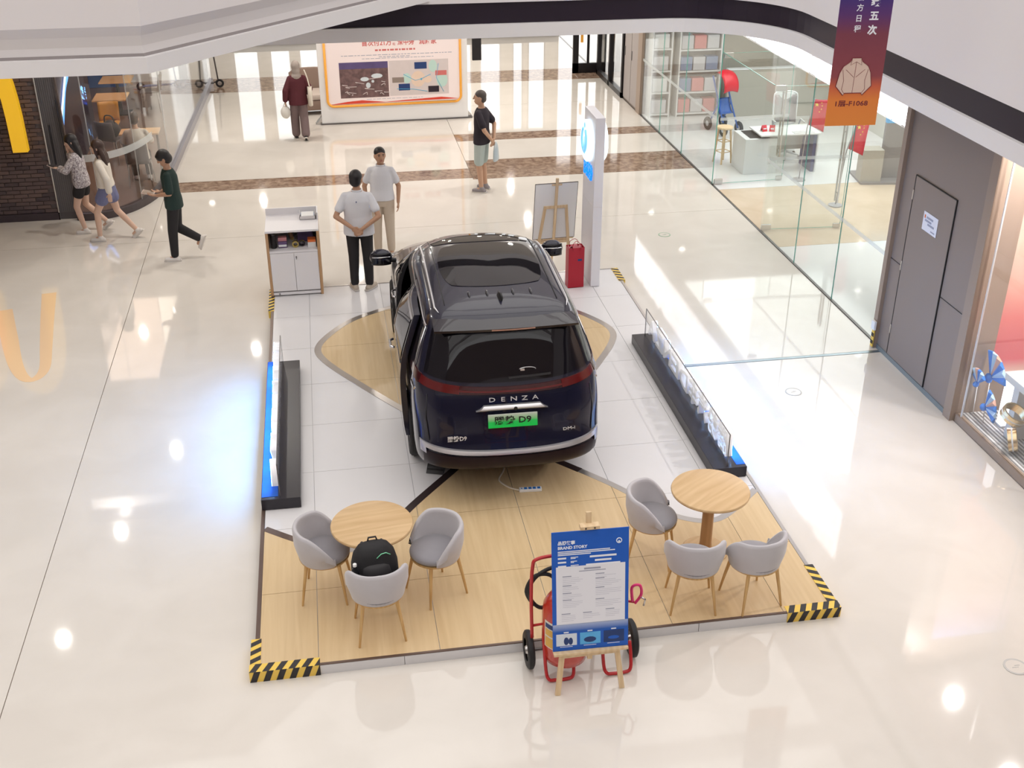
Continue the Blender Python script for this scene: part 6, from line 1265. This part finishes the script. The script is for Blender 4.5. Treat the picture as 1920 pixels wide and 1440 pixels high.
pH, HH = person('customer in pale top sitting with back turned behind the curved glass', (-3.30, 20.95, -.40), 4, 1.70, 'skin_a', hair=('hair_brown', 'short'), top=('shirt_cream', .90, .8, 1.4), bottom=('trouser_black', 'trousers'), shoes='shoe_white', lean=.10,
    legs=dict(knee=((-.12, .40, .90), (.12, .40, .90)), ankle=((-.12, .34, .50), (.12, .34, .50)), toe=((-.12, .48, .445), (.12, .48, .445))), arms=dict(elbow=((-.26, .14, 1.18), (.26, .14, 1.18)), wrist=((-.12, .36, 1.17), (.12, .36, 1.17)), hand=((.3, 1, 0), (-.3, 1, 0)), palm=((0, 0, -1), (0, 0, -1))))
# things the people carry
def held(p, nm, lb, cat, local, rot=(0, 0, 0)):
    s_ = p.scale[0]; c_, sn = math.cos(p.rotation_euler.z), math.sin(p.rotation_euler.z)
    x, y, z = [v * s_ for v in local]
    t = thing(nm, lb, cat, (p.location.x + c_ * x - sn * y, p.location.y + sn * x + c_ * y, p.location.z + z)); t.rotation_euler = (rot[0], rot[1], p.rotation_euler.z + rot[2]); return t
mat('phone_case', (.62, .48, .42), .4); mat('tote_cream', (.70, .64, .55), .75); mat('bag_clear', (.60, .68, .72), .3, alpha=.75); mat('bag_white', (.72, .70, .66), .6)
ph = held(pE, 'phone', 'pale phone held out by the woman in the patterned blouse', 'phone', (-.10, .42, 1.225), (R(25), 0, 0)); MB().box(-.037, .037, -.075, .075, 0, .009, .003).build('phone_body', 'phone_case', ph); MB().box(-.034, .034, -.07, .07, .009, .0098).build('screen', 'black_ink', ph)
tbt = held(pG, 'tablet', 'thin brown tablet held by the boy in green', 'tablet', (.01, .335, 1.085), (R(12), 0, 0)); MB().box(-.09, .09, -.06, .12, 0, .009, .003).build('tablet_body', 'phone_case', tbt); MB().box(-.08, .08, -.05, .11, .009, .0098).build('screen', 'wall_taupe2', tbt)
tt_ = held(pD, 'tote_bag', 'cream tote bag on the shoulder of the woman in maroon', 'bag', (.27, -.06, .78)); MB().loft([[(.045 * math.cos(R(a)), w_ * math.sin(R(a)), z) for a in range(0, 360, 20)] for z, w_ in ((0, .10), (.02, .15), (.18, .155), (.38, .14))]).build('bag_body', 'tote_cream', tt_, True); MB().tube(spline([(0, -.10, .37), (-.04, -.06, .58), (-.08, .02, .70), (-.04, .08, .58), (0, .10, .37)], 5), .012, 8).build('strap', 'tote_cream', tt_, True)
hb_ = held(pD, 'plastic_bag', 'white carrier bag in the left hand of the woman in maroon', 'bag', (-.30, .02, .50)); MB().ell((0, 0, .12), .10, .09, .13, 16, 10).build('bag_body', 'bag_white', hb_, True); MB().tube(spline([(-.04, 0, .22), (-.01, 0, .30), (.01, 0, .30), (.04, 0, .22)], 5), .008, 8).build('handle', 'bag_white', hb_, True)
cbg = held(pC, 'plastic_bag', 'clear blue plastic bag held behind the man in black', 'bag', (.05, -.24, .55)); MB().loft([[(.11 * w_ * math.cos(R(a)), .035 * w_ * math.sin(R(a)), z) for a in range(0, 360, 20)] for z, w_ in ((0, .9), (.03, 1.1), (.18, 1.0), (.27, .7), (.34, .25))]).build('bag_body', 'bag_clear', cbg, True); MB().box(-.05, .06, -.01, .01, .03, .22).build('contents', 'print_sky', cbg)
